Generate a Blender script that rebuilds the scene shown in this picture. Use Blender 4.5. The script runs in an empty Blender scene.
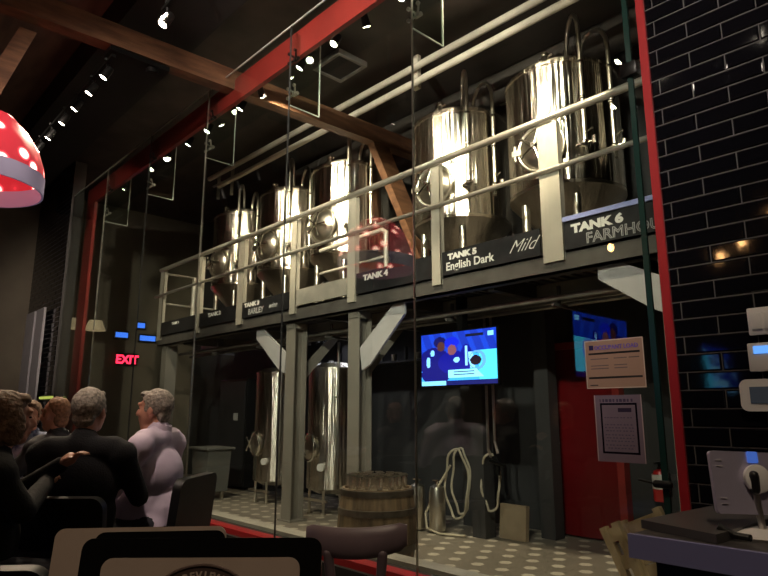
import bpy, bmesh, math, random
from mathutils import Vector, Matrix, Euler, noise
random.seed(7)
PI=math.pi
sc=bpy.context.scene
C=sc.collection
W={}                                   # world matrices of things
# ---------------------------------------------------------------- materials
def mat(name,col,rough=.5,metal=0,emis=None,es=0,var=0,vs=8,bump=0,bs=40,aniso=0,stretch=(1,1,1),alpha=None,spec=.5,coat=0,col2=None):
    m=bpy.data.materials.new(name);m.use_nodes=True;nt=m.node_tree;N=nt.nodes;L=nt.links
    b=N['Principled BSDF'];b.inputs['Base Color'].default_value=(*col,1);b.inputs['Roughness'].default_value=rough
    b.inputs['Metallic'].default_value=metal;b.inputs['Specular IOR Level'].default_value=spec;b.inputs['Coat Weight'].default_value=coat
    if emis: b.inputs['Emission Color'].default_value=(*emis,1);b.inputs['Emission Strength'].default_value=es
    tc=N.new('ShaderNodeTexCoord');mp=N.new('ShaderNodeMapping');mp.inputs['Scale'].default_value=stretch
    L.new(tc.outputs['Object'],mp.inputs[0])
    if var or col2:
        n=N.new('ShaderNodeTexNoise');n.inputs['Scale'].default_value=vs;n.inputs['Detail'].default_value=5
        L.new(mp.outputs[0],n.inputs['Vector'])
        r=N.new('ShaderNodeMix');r.data_type='RGBA'
        c2=col2 or tuple(min(1,c*(1+var)) for c in col)
        c1=col if col2 else tuple(c*(1-var) for c in col)
        r.inputs[6].default_value=(*c1,1);r.inputs[7].default_value=(*c2,1)
        rm=N.new('ShaderNodeMapRange');rm.inputs[1].default_value=.35;rm.inputs[2].default_value=.65
        L.new(n.outputs[0],rm.inputs[0]);L.new(rm.outputs[0],r.inputs[0]);L.new(r.outputs[2],b.inputs['Base Color'])
    if bump:
        n=N.new('ShaderNodeTexNoise');n.inputs['Scale'].default_value=bs;n.inputs['Detail'].default_value=3
        L.new(mp.outputs[0],n.inputs['Vector'])
        u=N.new('ShaderNodeBump');u.inputs['Strength'].default_value=bump;u.inputs['Distance'].default_value=.01
        L.new(n.outputs[0],u.inputs['Height']);L.new(u.outputs[0],b.inputs['Normal'])
    if aniso:
        b.inputs['Anisotropic'].default_value=aniso;b.inputs['Anisotropic Rotation'].default_value=.25
        t=N.new('ShaderNodeTangent');t.direction_type='RADIAL';t.axis='Z';L.new(t.outputs[0],b.inputs['Tangent'])
    return m
def steelmat(name,rough,base=(.62,.58,.52),wob=.35,aniso=.65):
    # brushed tank steel: the sheet is slightly faceted round the tank, so reflections break up in vertical bands
    m=mat(name,base,rough,1,aniso=aniso);nt=m.node_tree;N=nt.nodes;L=nt.links;b=N['Principled BSDF']
    tc=N.new('ShaderNodeTexCoord');mp=N.new('ShaderNodeMapping');mp.inputs['Scale'].default_value=(1,1,.04)
    n=N.new('ShaderNodeTexNoise');n.inputs['Scale'].default_value=9;n.inputs['Detail'].default_value=3
    L.new(tc.outputs['Object'],mp.inputs[0]);L.new(mp.outputs[0],n.inputs['Vector'])
    u=N.new('ShaderNodeBump');u.inputs['Strength'].default_value=wob;u.inputs['Distance'].default_value=.07
    L.new(n.outputs[0],u.inputs['Height']);L.new(u.outputs[0],b.inputs['Normal'])
    return m
def glassmat(name,tint=(.93,.97,.95),f0=.05,rough=0):
    # thin architectural glass: clear transmission plus angle-dependent mirror reflection
    m=bpy.data.materials.new(name);m.use_nodes=True;nt=m.node_tree;N=nt.nodes;L=nt.links
    N.remove(N['Principled BSDF']);out=N['Material Output']
    t=N.new('ShaderNodeBsdfTransparent');t.inputs[0].default_value=(*tint,1)
    g=N.new('ShaderNodeBsdfGlossy');g.inputs['Roughness'].default_value=rough;g.inputs[0].default_value=(1,1,1,1)
    ge=N.new('ShaderNodeNewGeometry');d=N.new('ShaderNodeVectorMath');d.operation='DOT_PRODUCT'
    L.new(ge.outputs['Normal'],d.inputs[0]);L.new(ge.outputs['Incoming'],d.inputs[1])
    def M(op,a,b=None,v=None):
        x=N.new('ShaderNodeMath');x.operation=op
        if hasattr(a,'links'): L.new(a,x.inputs[0])
        else: x.inputs[0].default_value=a
        if b is not None:
            if hasattr(b,'links'): L.new(b,x.inputs[1])
            else: x.inputs[1].default_value=b
        return x.outputs[0]
    c=M('ABSOLUTE',d.outputs['Value']);o=M('SUBTRACT',1.0,c);p=M('POWER',o,5.0);q=M('MULTIPLY',p,1-f0);f=M('ADD',q,f0)
    mx=N.new('ShaderNodeMixShader');L.new(f,mx.inputs[0]);L.new(t.outputs[0],mx.inputs[1]);L.new(g.outputs[0],mx.inputs[2]);L.new(mx.outputs[0],out.inputs[0])
    return m
def attrmat(name,es=0,rough=.6,up=1):
    m=bpy.data.materials.new(name);m.use_nodes=True;nt=m.node_tree;N=nt.nodes;L=nt.links;b=N['Principled BSDF']
    a=N.new('ShaderNodeAttribute');a.attribute_name='Col';b.inputs['Roughness'].default_value=rough
    if es: L.new(a.outputs[0],b.inputs['Emission Color']);b.inputs['Emission Strength'].default_value=es;b.inputs['Base Color'].default_value=(.01,.01,.01,1)
    else: L.new(a.outputs[0],b.inputs['Base Color'])
    return m
def emit(name,col,s):
    return mat(name,(.02,.02,.02),.4,emis=col,es=s)
M=dict(
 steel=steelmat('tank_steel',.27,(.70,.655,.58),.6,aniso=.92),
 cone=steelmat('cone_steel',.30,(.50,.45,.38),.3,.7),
 polish=mat('polished_steel',(.75,.72,.66),.14,1),
 satin=mat('satin_steel',(.66,.62,.55),.30,1,bump=.25,bs=18),
 rail=mat('brushed_rail_steel',(.66,.62,.56),.33,.8),
 post=mat('grey_painted_post',(.50,.46,.39),.4,.35,var=.08,vs=3),
 column=mat('grey_column_paint',(.24,.22,.19),.5,.1,var=.08,vs=3),
 darkcol=mat('dark_column_paint',(.045,.044,.046),.5,.1,var=.1,vs=3),
 brace=mat('pale_brace_paint',(.50,.49,.50),.5,.1,var=.08,vs=4),
 beam=mat('deck_beam_paint',(.14,.13,.12),.38,.4,var=.15,vs=5),
 decku=mat('galvanised_decking',(.30,.29,.27),.4,.7,var=.25,vs=5),
 sign=mat('chalkboard',(.018,.018,.02),.45,var=.3,vs=9),
 chalk=mat('white_chalk_lettering',(.85,.84,.8),.8),
 chalkd=mat('grey_chalk_lettering',(.5,.5,.5),.8),
 lav=mat('pale_blue_edging',(.42,.46,.85),.3),
 plate=mat('pale_deck_plate',(.60,.56,.49),.35,.5,var=.15,vs=4),
 red=mat('red_frame_paint',(.27,.026,.022),.4,var=.12,vs=4),
 redstrip=mat('red_trim_paint',(.34,.012,.016),.4),
 reddoor=mat('red_door_paint',(.13,.003,.005),.35,var=.1,vs=2),
 pipe=mat('white_pipe_paint',(.74,.69,.57),.55,var=.08,vs=4),
 wood=mat('timber',(.085,.036,.018),.6,col2=(.18,.085,.042),vs=3,stretch=(3,1,6),bump=.3,bs=12),
 ceil=mat('dark_ceiling',(.17,.115,.09),.7,var=.25,vs=1.5,stretch=(1,4,1)),
 soffit=mat('black_soffit',(.008,.008,.008),.6,var=.2,vs=2),
 bwall=mat('charcoal_wall_paint',(.030,.030,.032),.65,var=.15,vs=2),
 bceil=mat('brewery_ceiling',(.045,.04,.033),.7,var=.3,vs=2),
 tile=mat('black_glazed_tile',(.004,.004,.006),.05,spec=.6,bump=.035,bs=7),
 grout=mat('dark_grout',(.07,.065,.065),.8),
 dwall=mat('dining_wall_paint',(.03,.02,.016),.7,var=.2,vs=2),
 dfloor=mat('dining_floor',(.04,.03,.025),.4,var=.3,vs=4),
 black=mat('black_plastic',(.008,.008,.008),.4),
 gloss=mat('glossy_black',(.006,.006,.006),.12),
 blackm=mat('black_metal',(.012,.012,.012),.35,.6),
 rubber=mat('cream_hose_rubber',(.45,.40,.30),.5),
 white=mat('white_plastic',(.72,.70,.70),.35),
 screen=mat('grey_lcd',(.12,.16,.24),.2),
 paper=mat('cream_card',(.40,.31,.26),.5,var=.05),
 silver=mat('silver_aluminium',(.55,.50,.66),.4,.55),
 barrel=mat('oak_staves',(.085,.058,.035),.7,col2=(.24,.165,.095),vs=14,stretch=(1,1,.12),bump=.4,bs=30),
 hoop=mat('iron_hoop',(.13,.11,.09),.5,.7,var=.2),
 cardboard=mat('brown_cardboard',(.30,.23,.15),.8,var=.08),
 palewood=mat('weathered_pale_wood',(.34,.25,.14),.7,col2=(.55,.43,.27),vs=9,stretch=(1,1,.3)),
 chairwood=mat('purple_grey_wood',(.16,.115,.13),.42,var=.12,vs=6),
 vinyl=mat('black_vinyl',(.010,.010,.011),.45),
 counter=mat('dark_grey_counter',(.055,.05,.05),.35,var=.15,vs=5),
 cedge=mat('steel_blue_counter_edge',(.20,.20,.38),.4),
 tableblk=mat('dark_table_top',(.02,.014,.01),.35),
 skin=mat('skin',(.62,.30,.20),.5,var=.06,vs=12),
 hairgrey=mat('grey_hair',(.30,.26,.21),.7,var=.35,vs=60,bump=.5,bs=90),
 hairbrown=mat('light_brown_hair',(.26,.17,.11),.65,var=.35,vs=50,bump=.5,bs=90),
 hairred=mat('thin_ginger_hair',(.30,.15,.08),.7,var=.3,vs=50),
 eye=mat('dark_eye',(.03,.02,.02),.2),
 knit=mat('black_knit',(.006,.006,.007),.9,bump=.3,bs=120),
 lshirt=mat('lavender_shirt_cloth',(.66,.55,.66),.75,var=.10,vs=5,bump=.25,bs=7),
 plaid=mat('blue_white_patterned_cloth',(.04,.06,.16),.8,col2=(.45,.48,.60),vs=16),
 greyshirt=mat('dark_grey_shirt_cloth',(.05,.05,.055),.8),
 trouser=mat('dark_trouser_cloth',(.02,.02,.03),.85),
 shoe=mat('black_leather',(.01,.01,.01),.4),
 glass=glassmat('window_glass'), fin=glassmat('fin_glass',(.86,.92,.88),.10), gedge=mat('green_glass_edge',(.012,.035,.030),.2),
 edge=mat('pale_glass_edge',(.55,.6,.52),.4), tumbler=glassmat('drinking_glass',(.96,.95,.92),.34,.13),
 sealant=mat('dark_sealant',(.03,.03,.03),.3),
 spot=emit('spot_lens',(1,.88,.68),40), bulb=emit('warm_bulb',(1,.50,.18),45),
 exitred=emit('exit_letters',(1,.02,.06),5), bluerefl=emit('reflected_blue_screen',(.06,.22,1),1.4),
 limebar=emit('lime_strip_light',(.55,.62,.12),.8),
 extred=mat('extinguisher_red',(.45,.02,.02),.3), label=mat('pale_label',(.6,.58,.55),.6),
 panel=mat('pale_linen_panel',(.42,.40,.44),.8,var=.06,vs=3),
 grey=mat('grey_plastic_tub',(.13,.13,.12),.6),
 cream=mat('reflected_cream_shade',(.5,.42,.28),.7,emis=(1,.72,.4),es=.25),
)
# ---------------------------------------------------------------- mesh helpers
class MB:
    def __init__(s): s.b=bmesh.new()
    def add(s,fn,mx):
        r=fn();bmesh.ops.transform(s.b,matrix=mx,verts=r['verts']);return s
    def box(s,x0,x1,y0,y1,z0,z1,bev=0,rot=None):
        c=Vector(((x0+x1)/2,(y0+y1)/2,(z0+z1)/2))
        r=bmesh.ops.create_cube(s.b,size=1)
        bmesh.ops.scale(s.b,vec=(abs(x1-x0),abs(y1-y0),abs(z1-z0)),verts=r['verts'])
        mx=Matrix.Translation(c)
        if rot is not None: mx=mx@Euler(rot).to_matrix().to_4x4()
        bmesh.ops.transform(s.b,matrix=mx,verts=r['verts'])
        if bev:
            es={e for v in r['verts'] for e in v.link_edges}
            bmesh.ops.bevel(s.b,geom=list(es),offset=bev,segments=2,affect='EDGES',profile=.5)
        return s
    def cyl(s,p0,p1,r0,r1=None,n=20,caps=True):
        p0=Vector(p0);p1=Vector(p1);d=p1-p0;r1=r0 if r1 is None else r1
        mx=Matrix.Translation((p0+p1)/2)@d.to_track_quat('Z','Y').to_matrix().to_4x4()
        r=bmesh.ops.create_cone(s.b,cap_ends=caps,segments=n,radius1=max(r0,1e-4),radius2=max(r1,1e-4),depth=d.length)
        bmesh.ops.transform(s.b,matrix=mx,verts=r['verts']);return s
    def ell(s,c,r,rot=None,n=20):
        q=bmesh.ops.create_uvsphere(s.b,u_segments=n,v_segments=max(8,n*2//3),radius=1)
        mx=Matrix.Translation(Vector(c))@(Euler(rot).to_matrix().to_4x4() if rot else Matrix())@Matrix.Diagonal((*(r if hasattr(r,'__len__') else (r,r,r)),1))
        bmesh.ops.transform(s.b,matrix=mx,verts=q['verts']);return s
    def cap(s,p0,p1,r0,r1=None,n=14):
        r1=r0 if r1 is None else r1
        s.cyl(p0,p1,r0,r1,n);s.ell(p0,r0,n=n);s.ell(p1,r1,n=n);return s
    def tube(s,pts,r,n=10,closed=False):
        pts=[Vector(p) for p in pts]
        for i in range(len(pts)-(0 if closed else 1)):
            a=pts[i];b=pts[(i+1)%len(pts)]
            if (b-a).length>1e-5: s.cyl(a,b,r,r,n)
        for p in pts[(0 if closed else 1):(None if closed else -1)]: s.ell(p,r,n=n)
        return s
    def lathe(s,prof,c=(0,0,0),n=48,axis='Z'):
        rings=[]
        for (r,z) in prof:
            if r<1e-5: rings.append([s.b.verts.new((c[0],c[1],c[2]+z))])
            else: rings.append([s.b.verts.new((c[0]+r*math.cos(2*PI*k/n),c[1]+r*math.sin(2*PI*k/n),c[2]+z)) for k in range(n)])
        for a,b in zip(rings,rings[1:]):
            for k in range(n):
                k2=(k+1)%n
                if len(a)==1 and len(b)==1: continue
                if len(a)==1: s.b.faces.new((a[0],b[k],b[k2]))
                elif len(b)==1: s.b.faces.new((a[k],a[k2],b[0]))
                else: s.b.faces.new((a[k],a[k2],b[k2],b[k]))
        return s
    def prism(s,poly,d0,d1,ax='Y'):
        # poly: 2D points; ax the extrusion axis: Y -> (x,z), X -> (y,z), Z -> (x,y)
        f={'Y':lambda p,d:(p[0],d,p[1]),'X':lambda p,d:(d,p[0],p[1]),'Z':lambda p,d:(p[0],p[1],d)}[ax]
        a=[s.b.verts.new(f(p,d0)) for p in poly];b=[s.b.verts.new(f(p,d1)) for p in poly]
        s.b.faces.new(a);s.b.faces.new(b[::-1])
        n=len(poly)
        for i in range(n): s.b.faces.new((a[i],b[i],b[(i+1)%n],a[(i+1)%n]))
        return s
    def rrect(s,w,h,r,t,mx=None,n=6):
        # rounded rectangle slab centred at origin in XZ, thickness t along Y
        pts=[]
        for cx,cz,a0 in((w/2-r,h/2-r,0),(-w/2+r,h/2-r,90),(-w/2+r,-h/2+r,180),(w/2-r,-h/2+r,270)):
            for k in range(n+1):
                a=math.radians(a0+90*k/n);pts.append((cx+r*math.cos(a),cz+r*math.sin(a)))
        old=set(s.b.verts);s.prism(pts,-t/2,t/2)
        if mx is not None: bmesh.ops.transform(s.b,matrix=mx,verts=[v for v in s.b.verts if v not in old])
        return s
    def ring(s,c,R,r,mx=None,n=28,m=8):
        old=set(s.b.verts);vs=[]
        for i in range(n):
            a=2*PI*i/n;vs.append([s.b.verts.new(((R+r*math.cos(2*PI*j/m))*math.cos(a),r*math.sin(2*PI*j/m),(R+r*math.cos(2*PI*j/m))*math.sin(a))) for j in range(m)])
        for i in range(n):
            for j in range(m): s.b.faces.new((vs[i][j],vs[(i+1)%n][j],vs[(i+1)%n][(j+1)%m],vs[i][(j+1)%m]))
        mm=Matrix.Translation(Vector(c))@(mx or Matrix());bmesh.ops.transform(s.b,matrix=mm,verts=[v for v in s.b.verts if v not in old]);return s
def obj(name,mb,m,parent=None,smooth=True,world=True,kind=None):
    me=bpy.data.meshes.new(name)
    if isinstance(mb,MB):
        bmesh.ops.recalc_face_normals(mb.b,faces=mb.b.faces);mb.b.to_mesh(me);mb.b.free()
    else: me=mb
    if m is not None: me.materials.clear();me.materials.append(m)
    if parent is not None and world and parent.name in W: me.transform(W[parent.name].inverted())
    o=bpy.data.objects.new(name,me);C.objects.link(o)
    if parent is not None:
        o.parent=parent
        W[o.name]=W.get(parent.name,Matrix()).copy()
    else: W[o.name]=Matrix()
    if smooth:
        me.polygons.foreach_set('use_smooth',[True]*len(me.polygons))
        try: me.set_sharp_from_angle(angle=math.radians(35))
        except Exception: pass
    if kind: o['kind']=kind
    return o
def tag(o,label,cat,group=None,kind=None):
    o['label']=label;o['category']=cat
    if group:o['group']=group
    if kind:o['kind']=kind
    return o
def thing(name,label,cat,loc=(0,0,0),rz=0,group=None):
    o=bpy.data.objects.new(name,None);C.objects.link(o);o.location=loc;o.rotation_euler=(0,0,rz);o.empty_display_size=.1
    W[o.name]=Matrix.Translation(Vector(loc))@Matrix.Rotation(rz,4,'Z')
    return tag(o,label,cat,group)
def solo(name,mb,m,label,cat,group=None,loc=None,rz=0,smooth=True):
    o=obj(name,mb,m,smooth=smooth)
    if loc is not None: o.location=loc;o.rotation_euler=(0,0,rz)
    return tag(o,label,cat,group)
def struct(name,mb,m,parent=None,smooth=False):
    o=obj(name,mb,m,parent,smooth)
    if parent is None:o['kind']='structure'
    return o
KIDS={}
def copy_tree(o,parent=None):
    c=o.copy();C.objects.link(c);c.parent=parent
    W[c.name]=W.get(o.name,Matrix()).copy()
    for ch in [x for x in bpy.data.objects if x.parent==o]: copy_tree(ch,c)
    return c
def dup(o,loc,rz,label,group=None):
    c=copy_tree(o);c.location=loc;c.rotation_euler=(0,0,rz);c['label']=label
    W[c.name]=Matrix.Translation(Vector(loc))@Matrix.Rotation(rz,4,'Z')
    if group:c['group']=group
    return c
def textmesh(s,size,bold=0,outline=0,shear=0,sx=1,ext=.001,align='LEFT'):
    cu=bpy.data.curves.new('t','FONT');cu.body=s;cu.size=size;cu.shear=shear;cu.extrude=ext;cu.align_x=align
    cu.resolution_u=3
    if bold: cu.offset=bold
    if outline: cu.fill_mode='NONE';cu.bevel_depth=outline;cu.bevel_resolution=0;cu.extrude=0
    o=bpy.data.objects.new('t',cu);C.objects.link(o)
    dg=bpy.context.evaluated_depsgraph_get();me=bpy.data.meshes.new_from_object(o.evaluated_get(dg))
    bpy.data.objects.remove(o)
    if sx!=1: me.transform(Matrix.Diagonal((sx,1,1,1)))
    return me
def text(name,s,loc,size,m,parent,rot=(PI/2,0,0),**k):
    me=textmesh(s,size,**k);me.transform(Matrix.Translation(Vector(loc))@Euler(rot).to_matrix().to_4x4())
    return obj(name,me,m,parent,smooth=False)
def remesh(mb,vox,smooth=3,nz=0,nf=20):
    me=bpy.data.meshes.new('r');mb.b.to_mesh(me);mb.b.free();o=bpy.data.objects.new('r',me);C.objects.link(o)
    r=o.modifiers.new('r','REMESH');r.mode='VOXEL';r.voxel_size=vox
    s=o.modifiers.new('s','SMOOTH');s.iterations=smooth;s.factor=.5
    dg=bpy.context.evaluated_depsgraph_get();out=bpy.data.meshes.new_from_object(o.evaluated_get(dg));bpy.data.objects.remove(o)
    if nz:
        for v in out.vertices:
            p=v.co*nf;v.co+=Vector(noise.noise_vector(p))*nz
    return out
def painted(name,w,h,nx,ny,fn,m,parent,mx):
    """flat coloured picture: a grid whose face colours come from fn(u,v); built in XZ then moved by mx"""
    b=bmesh.new();cl=b.loops.layers.color.new('Col')
    V=[[b.verts.new(mx@Vector((w*(i/nx-.5),0,h*(j/ny-.5)))) for j in range(ny+1)] for i in range(nx+1)]
    for i in range(nx):
        for j in range(ny):
            f=b.faces.new((V[i][j],V[i+1][j],V[i+1][j+1],V[i][j+1]));c=fn((i+.5)/nx,(j+.5)/ny)
            for l in f.loops:l[cl]=(*c,1)
    me=bpy.data.meshes.new(name);b.to_mesh(me);b.free()
    return obj(name,me,m,parent,smooth=False)
# ---------------------------------------------------------------- frame of the place
FW=Vector((-math.cos(math.radians(42.95)),math.sin(math.radians(42.95)),0));RT=Vector((FW.y,-FW.x,0))
EYE=1.35;DF=.12
def gp(f,r,z=0): v=FW*f+RT*r;return Vector((v.x,v.y,z))
def face(v): return math.atan2(v.y,v.x)-PI/2
CEIL=5.75
# room shell
def floor_mat():
    m=mat('hex_dot_tile_floor',(.12,.105,.09),.38);nt=m.node_tree;N=nt.nodes;L=nt.links;b=N['Principled BSDF']
    tc=N.new('ShaderNodeTexCoord');sep=N.new('ShaderNodeSeparateXYZ');L.new(tc.outputs['Object'],sep.inputs[0])
    def mt(op,a,b_=None):
        x=N.new('ShaderNodeMath');x.operation=op
        for i,q in enumerate((a,b_)):
            if q is None: continue
            if hasattr(q,'links'): L.new(q,x.inputs[i])
            else: x.inputs[i].default_value=q
        return x.outputs[0]
    a=.27;hgt=a*1.732
    def lat(ox,oy):
        fx=mt('SUBTRACT',mt('FRACT',mt('ADD',mt('DIVIDE',sep.outputs[0],a),50+ox)),.5);fy=mt('SUBTRACT',mt('FRACT',mt('ADD',mt('DIVIDE',sep.outputs[1],hgt),50+oy)),.5)
        X=mt('ABSOLUTE',mt('MULTIPLY',fx,a));Y=mt('ABSOLUTE',mt('MULTIPLY',fy,hgt))
        return mt('MAXIMUM',X,mt('ADD',mt('MULTIPLY',X,.5),mt('MULTIPLY',Y,.866)))   # hexagon distance
    d=mt('MINIMUM',lat(0,0),lat(.5,.5));k=mt('LESS_THAN',d,.055)
    mx=N.new('ShaderNodeMix');mx.data_type='RGBA';mx.inputs[6].default_value=(.24,.21,.17,1);mx.inputs[7].default_value=(.62,.56,.46,1)
    L.new(k,mx.inputs[0]);L.new(mx.outputs[2],b.inputs['Base Color']);return m
XL=-13.4;XR=1.9
struct('floor',MB().box(XL,XR,3.45,6.6,-.1,0),floor_mat())
struct('floor',MB().box(XL,XR,-6,2.95,DF-.1,DF),M['dfloor'])
struct('ceiling',MB().box(XL,XR,2.95,6.6,CEIL,CEIL+.1),M['bceil'])
struct('ceiling',MB().box(XL,XR,-6,2.95,CEIL,CEIL+.1),M['ceil'])
struct('wall_back',MB().box(XL,XR,6.5,6.6,0,CEIL),M['bwall'])
struct('wall_left',MB().box(XL-.1,XL,-6,6.6,0,CEIL),mat('brown_grey_wall',(.16,.135,.10),.7,var=.1,vs=2))
struct('wall_dining',MB().box(XL,XR,-6.1,-6,0,CEIL),M['dwall'])
struct('wall_right',MB().box(XR,XR+.1,-6,6.6,0,CEIL),M['dwall'])
struct('trim_1',MB().box(XL,XR,1.9,2.7,5.35,CEIL-.002),M['soffit'])
# black glazed running-bond tile wall, one mesh
def tilewall(x0,x1,z0,z1,backx0,backx1):
    mb=MB();P=.083;Lh=.31;g=.0018;rnd=random.Random(3);row=0;z=z0
    while z<z1:
        off=(.155 if row%2 else 0)
        x=x0-1.2+off
        while x<x1:
            a=max(x+g,x0);c=min(x+Lh-g,x1)
            if c-a>.02:
                tx=rnd.uniform(-.006,.006);tz=rnd.uniform(-.010,.010);b=mb.b
                o=[(a,z+g),(c,z+g),(c,z+P-g),(a,z+P-g)];i=.007
                q=[(a+i,z+g+i),(c-i,z+g+i),(c-i,z+P-g-i),(a+i,z+P-g-i)]
                vo=[b.verts.new((p[0],3.003,p[1])) for p in o]
                vi=[b.verts.new((p[0],2.996+tx*(p[0]-a)+tz*(p[1]-z),p[1])) for p in q]
                b.faces.new(vi)
                for k in range(4): b.faces.new((vo[k],vo[(k+1)%4],vi[(k+1)%4],vi[k]))
            x+=Lh
        z+=P;row+=1
    return mb
def tiles(nm,x0,x1):
    w=struct(nm,MB().box(x0,x1,3.002,3.2,0,CEIL),M['grout'])
    t=obj('tiling',tilewall(x0,x1,DF,CEIL-.1,0,0),M['tile'],w,smooth=False);return w
tiles('wall_front',-1.19,XR)
tiles('wall_front',XL,-11.3)
# ---------------------------------------------------------------- glass front
GT=5.04;joints=[-11.15,-9.516,-7.873,-6.229,-4.554,-2.918,-1.296,-1.20]
for i in range(7):
    a,c=joints[i],joints[i+1];n=i+1
    w=struct(f'window_{n}',MB().box(a+.004,c-.004,3.0,3.012,.30,GT),M['glass'])
    obj('top_edge',MB().box(a+.004,c-.004,2.999,3.013,GT,GT+.008),M['edge'],w,False)
    if i==6: obj('door_edge',MB().box(a-.014,a+.014,2.998,3.014,.30,GT),M['gedge'],w,False)
    else: obj('joint_seal',MB().box(a-.004,a+.004,2.999,3.013,.30,GT),M['satin'] if i%2 else M['sealant'],w,False)
    if 1<=i<=5:
        fx=a
        fin=obj('glass_fin',MB().box(fx-.006,fx+.006,3.013,3.36,4.21,4.99),M['fin'],w,False)
        obj('fin_edge',MB().box(fx-.0065,fx+.0065,3.357,3.362,4.205,4.99).box(fx-.0065,fx+.0065,3.013,3.36,4.203,4.209),M['edge'],w,False)
        for z in(4.35,4.72):
            mb=MB()
            for sx in(-1,1):
                for sz in(-1,1): mb.cap((fx,3.07,z),(fx+sx*.05,3.03,z+sz*.05),.010,.008,8);mb.cyl((fx+sx*.05,3.013,z+sz*.05),(fx+sx*.05,3.032,z+sz*.05),.016,n=10)
            mb.cyl((fx-.03,3.08,z),(fx+.03,3.08,z),.018,n=10)
            obj('spider_clamp',mb,M['satin'] if z<4.5 else M['blackm'],w)
struct('trim_2',MB().box(-11.2,-1.19,2.95,3.30,0,.27),M['soffit'])
struct('trim_3',MB().box(-11.2,-1.19,2.985,3.10,.27,.318),M['redstrip'])
struct('trim_4',MB().box(-11.2,-1.19,3.30,3.45,0,.30),M['plate'])
struct('trim_5',MB().box(-10.79,-1.19,3.12,3.17,4.78,5.07),M['red'])
struct('trim_6',MB().box(-10.79,-10.42,3.12,3.17,.27,4.78),M['red'])
struct('trim_7',MB().box(-1.232,-1.19,2.99,3.03,.27,CEIL),M['redstrip'])
# ---------------------------------------------------------------- timbers and pipes overhead
def quadbeam(y0,z0,y1,z1,d,x0=-6.0,x1=-5.84): return MB().prism([(y0,z0),(y1,z1),(y1,z1+d),(y0,z0+d)],x0,x1,'X')
t=thing('roof_timber','brown roof timber crossing above the glass wall, with a raking brace at its far end','beam',(-5.92,3,4.9))
obj('tie_beam',quadbeam(-2.2,4.83,6.45,5.01,.24),M['wood'],t,False)
obj('brace',MB().prism([(5.25,4.99),(5.55,4.99),(6.35,3.72),(6.35,3.45),(6.2,3.45)],-5.98,-5.86,'X'),M['wood'],t,False)
obj('knee_brace',MB().prism([(.60,3.6),(.76,3.6),(1.12,4.75),(.98,4.75)],-5.98,-5.86,'X'),M['wood'],t,False)
obj('bracket_plate',MB().box(-6.01,-5.82,1.75,2.35,4.84,4.89).cyl((-5.9,2.2,4.84),(-5.9,2.2,4.79),.06),M['blackm'],t,False)
solo('overhead_pipe',MB().tube([(-10.14,5.0,5.60),(-1.0,5.0,5.49)],.043,16),M['pipe'],'upper of the two long cream pipes running under the brewery ceiling','pipe','long cream pipes')
solo('overhead_pipe',MB().tube([(-9.75,5.0,5.35),(-1.0,5.0,5.315)],.043,16),M['pipe'],'lower of the two long cream pipes running under the brewery ceiling','pipe','long cream pipes')
solo('pipe_hanger',MB().box(-4.92,-4.82,5.06,5.12,5.3,CEIL-.001),M['pipe'],'pale vertical hanger post behind the two cream pipes','pipe support')
solo('pipe_rack',MB().tube([(-10.0,5.12,CEIL-.001),(-10.0,5.12,5.2)],.03).tube([(-9.5,5.12,CEIL-.001),(-9.5,5.12,5.15)],.03).tube([(-10.2,5.12,5.5),(-9.3,5.12,5.48)],.02),M['satin'],'small steel pipe rack at the left ends of the cream pipes','pipe support')
t=thing('air_vent','grey framed square air vent under the brewery ceiling','vent',(-5.5,4.35,5.6))
obj('grille',MB().box(-5.72,-5.28,4.18,4.55,5.58,5.62),M['black'],t,False)
obj('frame',MB().box(-5.76,-5.72,4.14,4.59,5.56,5.63).box(-5.28,-5.24,4.14,4.59,5.56,5.63).box(-5.72,-5.28,4.14,4.18,5.56,5.63).box(-5.72,-5.28,4.55,4.59,5.56,5.63),M['decku'],t,False)
t=thing('ceiling_duct','round dark ventilation duct high above the tanks','duct',(-4.5,5.9,5.4))
obj('duct_body',MB().cyl((-9,6.1,5.48),(-2.0,6.1,5.48),.2,n=32),M['bceil'],t)
for x in(-8,-6.4,-4.8,-3.2): obj('duct_collar',MB().cyl((x,6.1,5.48),(x+.04,6.1,5.48),.21,n=32),M['beam'],t)
# ---------------------------------------------------------------- brewery deck
deck=thing('mezzanine_deck','raised steel brewery deck carrying the five big upper tanks','platform',(-6,4.6,0))
X0,X1=-11.0,-1.2
obj('front_beam',MB().box(X0,X1,4.60,4.64,2.52,2.70).box(X0,X1,4.60,4.72,2.52,2.54).box(X0,X1,4.60,4.72,2.68,2.70),M['beam'],deck,False)
obj('rear_beam',MB().box(X0,X1,5.45,5.49,2.46,2.64).box(X0,X1,5.41,5.53,2.46,2.48),M['plate'],deck,False)
mb=MB();k=0;x=X0
while x<X1-.1:
    mb.box(x,x+.06,4.7,6.45,2.655,2.70);x+=.12
obj('corrugated_decking',mb,M['decku'],deck,False)
obj('deck_plate',MB().box(X0,X1,4.64,6.48,2.70,2.72),M['beam'],deck,False)
for x in(-10.2,-8.9,-7.6,-6.2,-4.9,-3.6,-2.3): obj('joist',MB().box(x,x+.08,4.72,6.45,2.50,2.65),M['beam'],deck,False)
for x in(-6.82,-5.52,-1.82):
    c=MB().box(x-.1,x+.1,4.65,4.665,0,2.52).box(x-.1,x+.1,4.835,4.85,0,2.52).box(x-.008,x+.008,4.66,4.84,0,2.52).box(x-.14,x+.14,4.62,4.88,0,.02)
    c.box(x-.09,x+.09,4.64,4.86,2.44,2.52)
    o=obj('column',c,M['column'],deck,False)
obj('column',MB().box(-10.9,-10.7,4.65,4.85,0,2.52),M['column'],deck,False)
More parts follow.
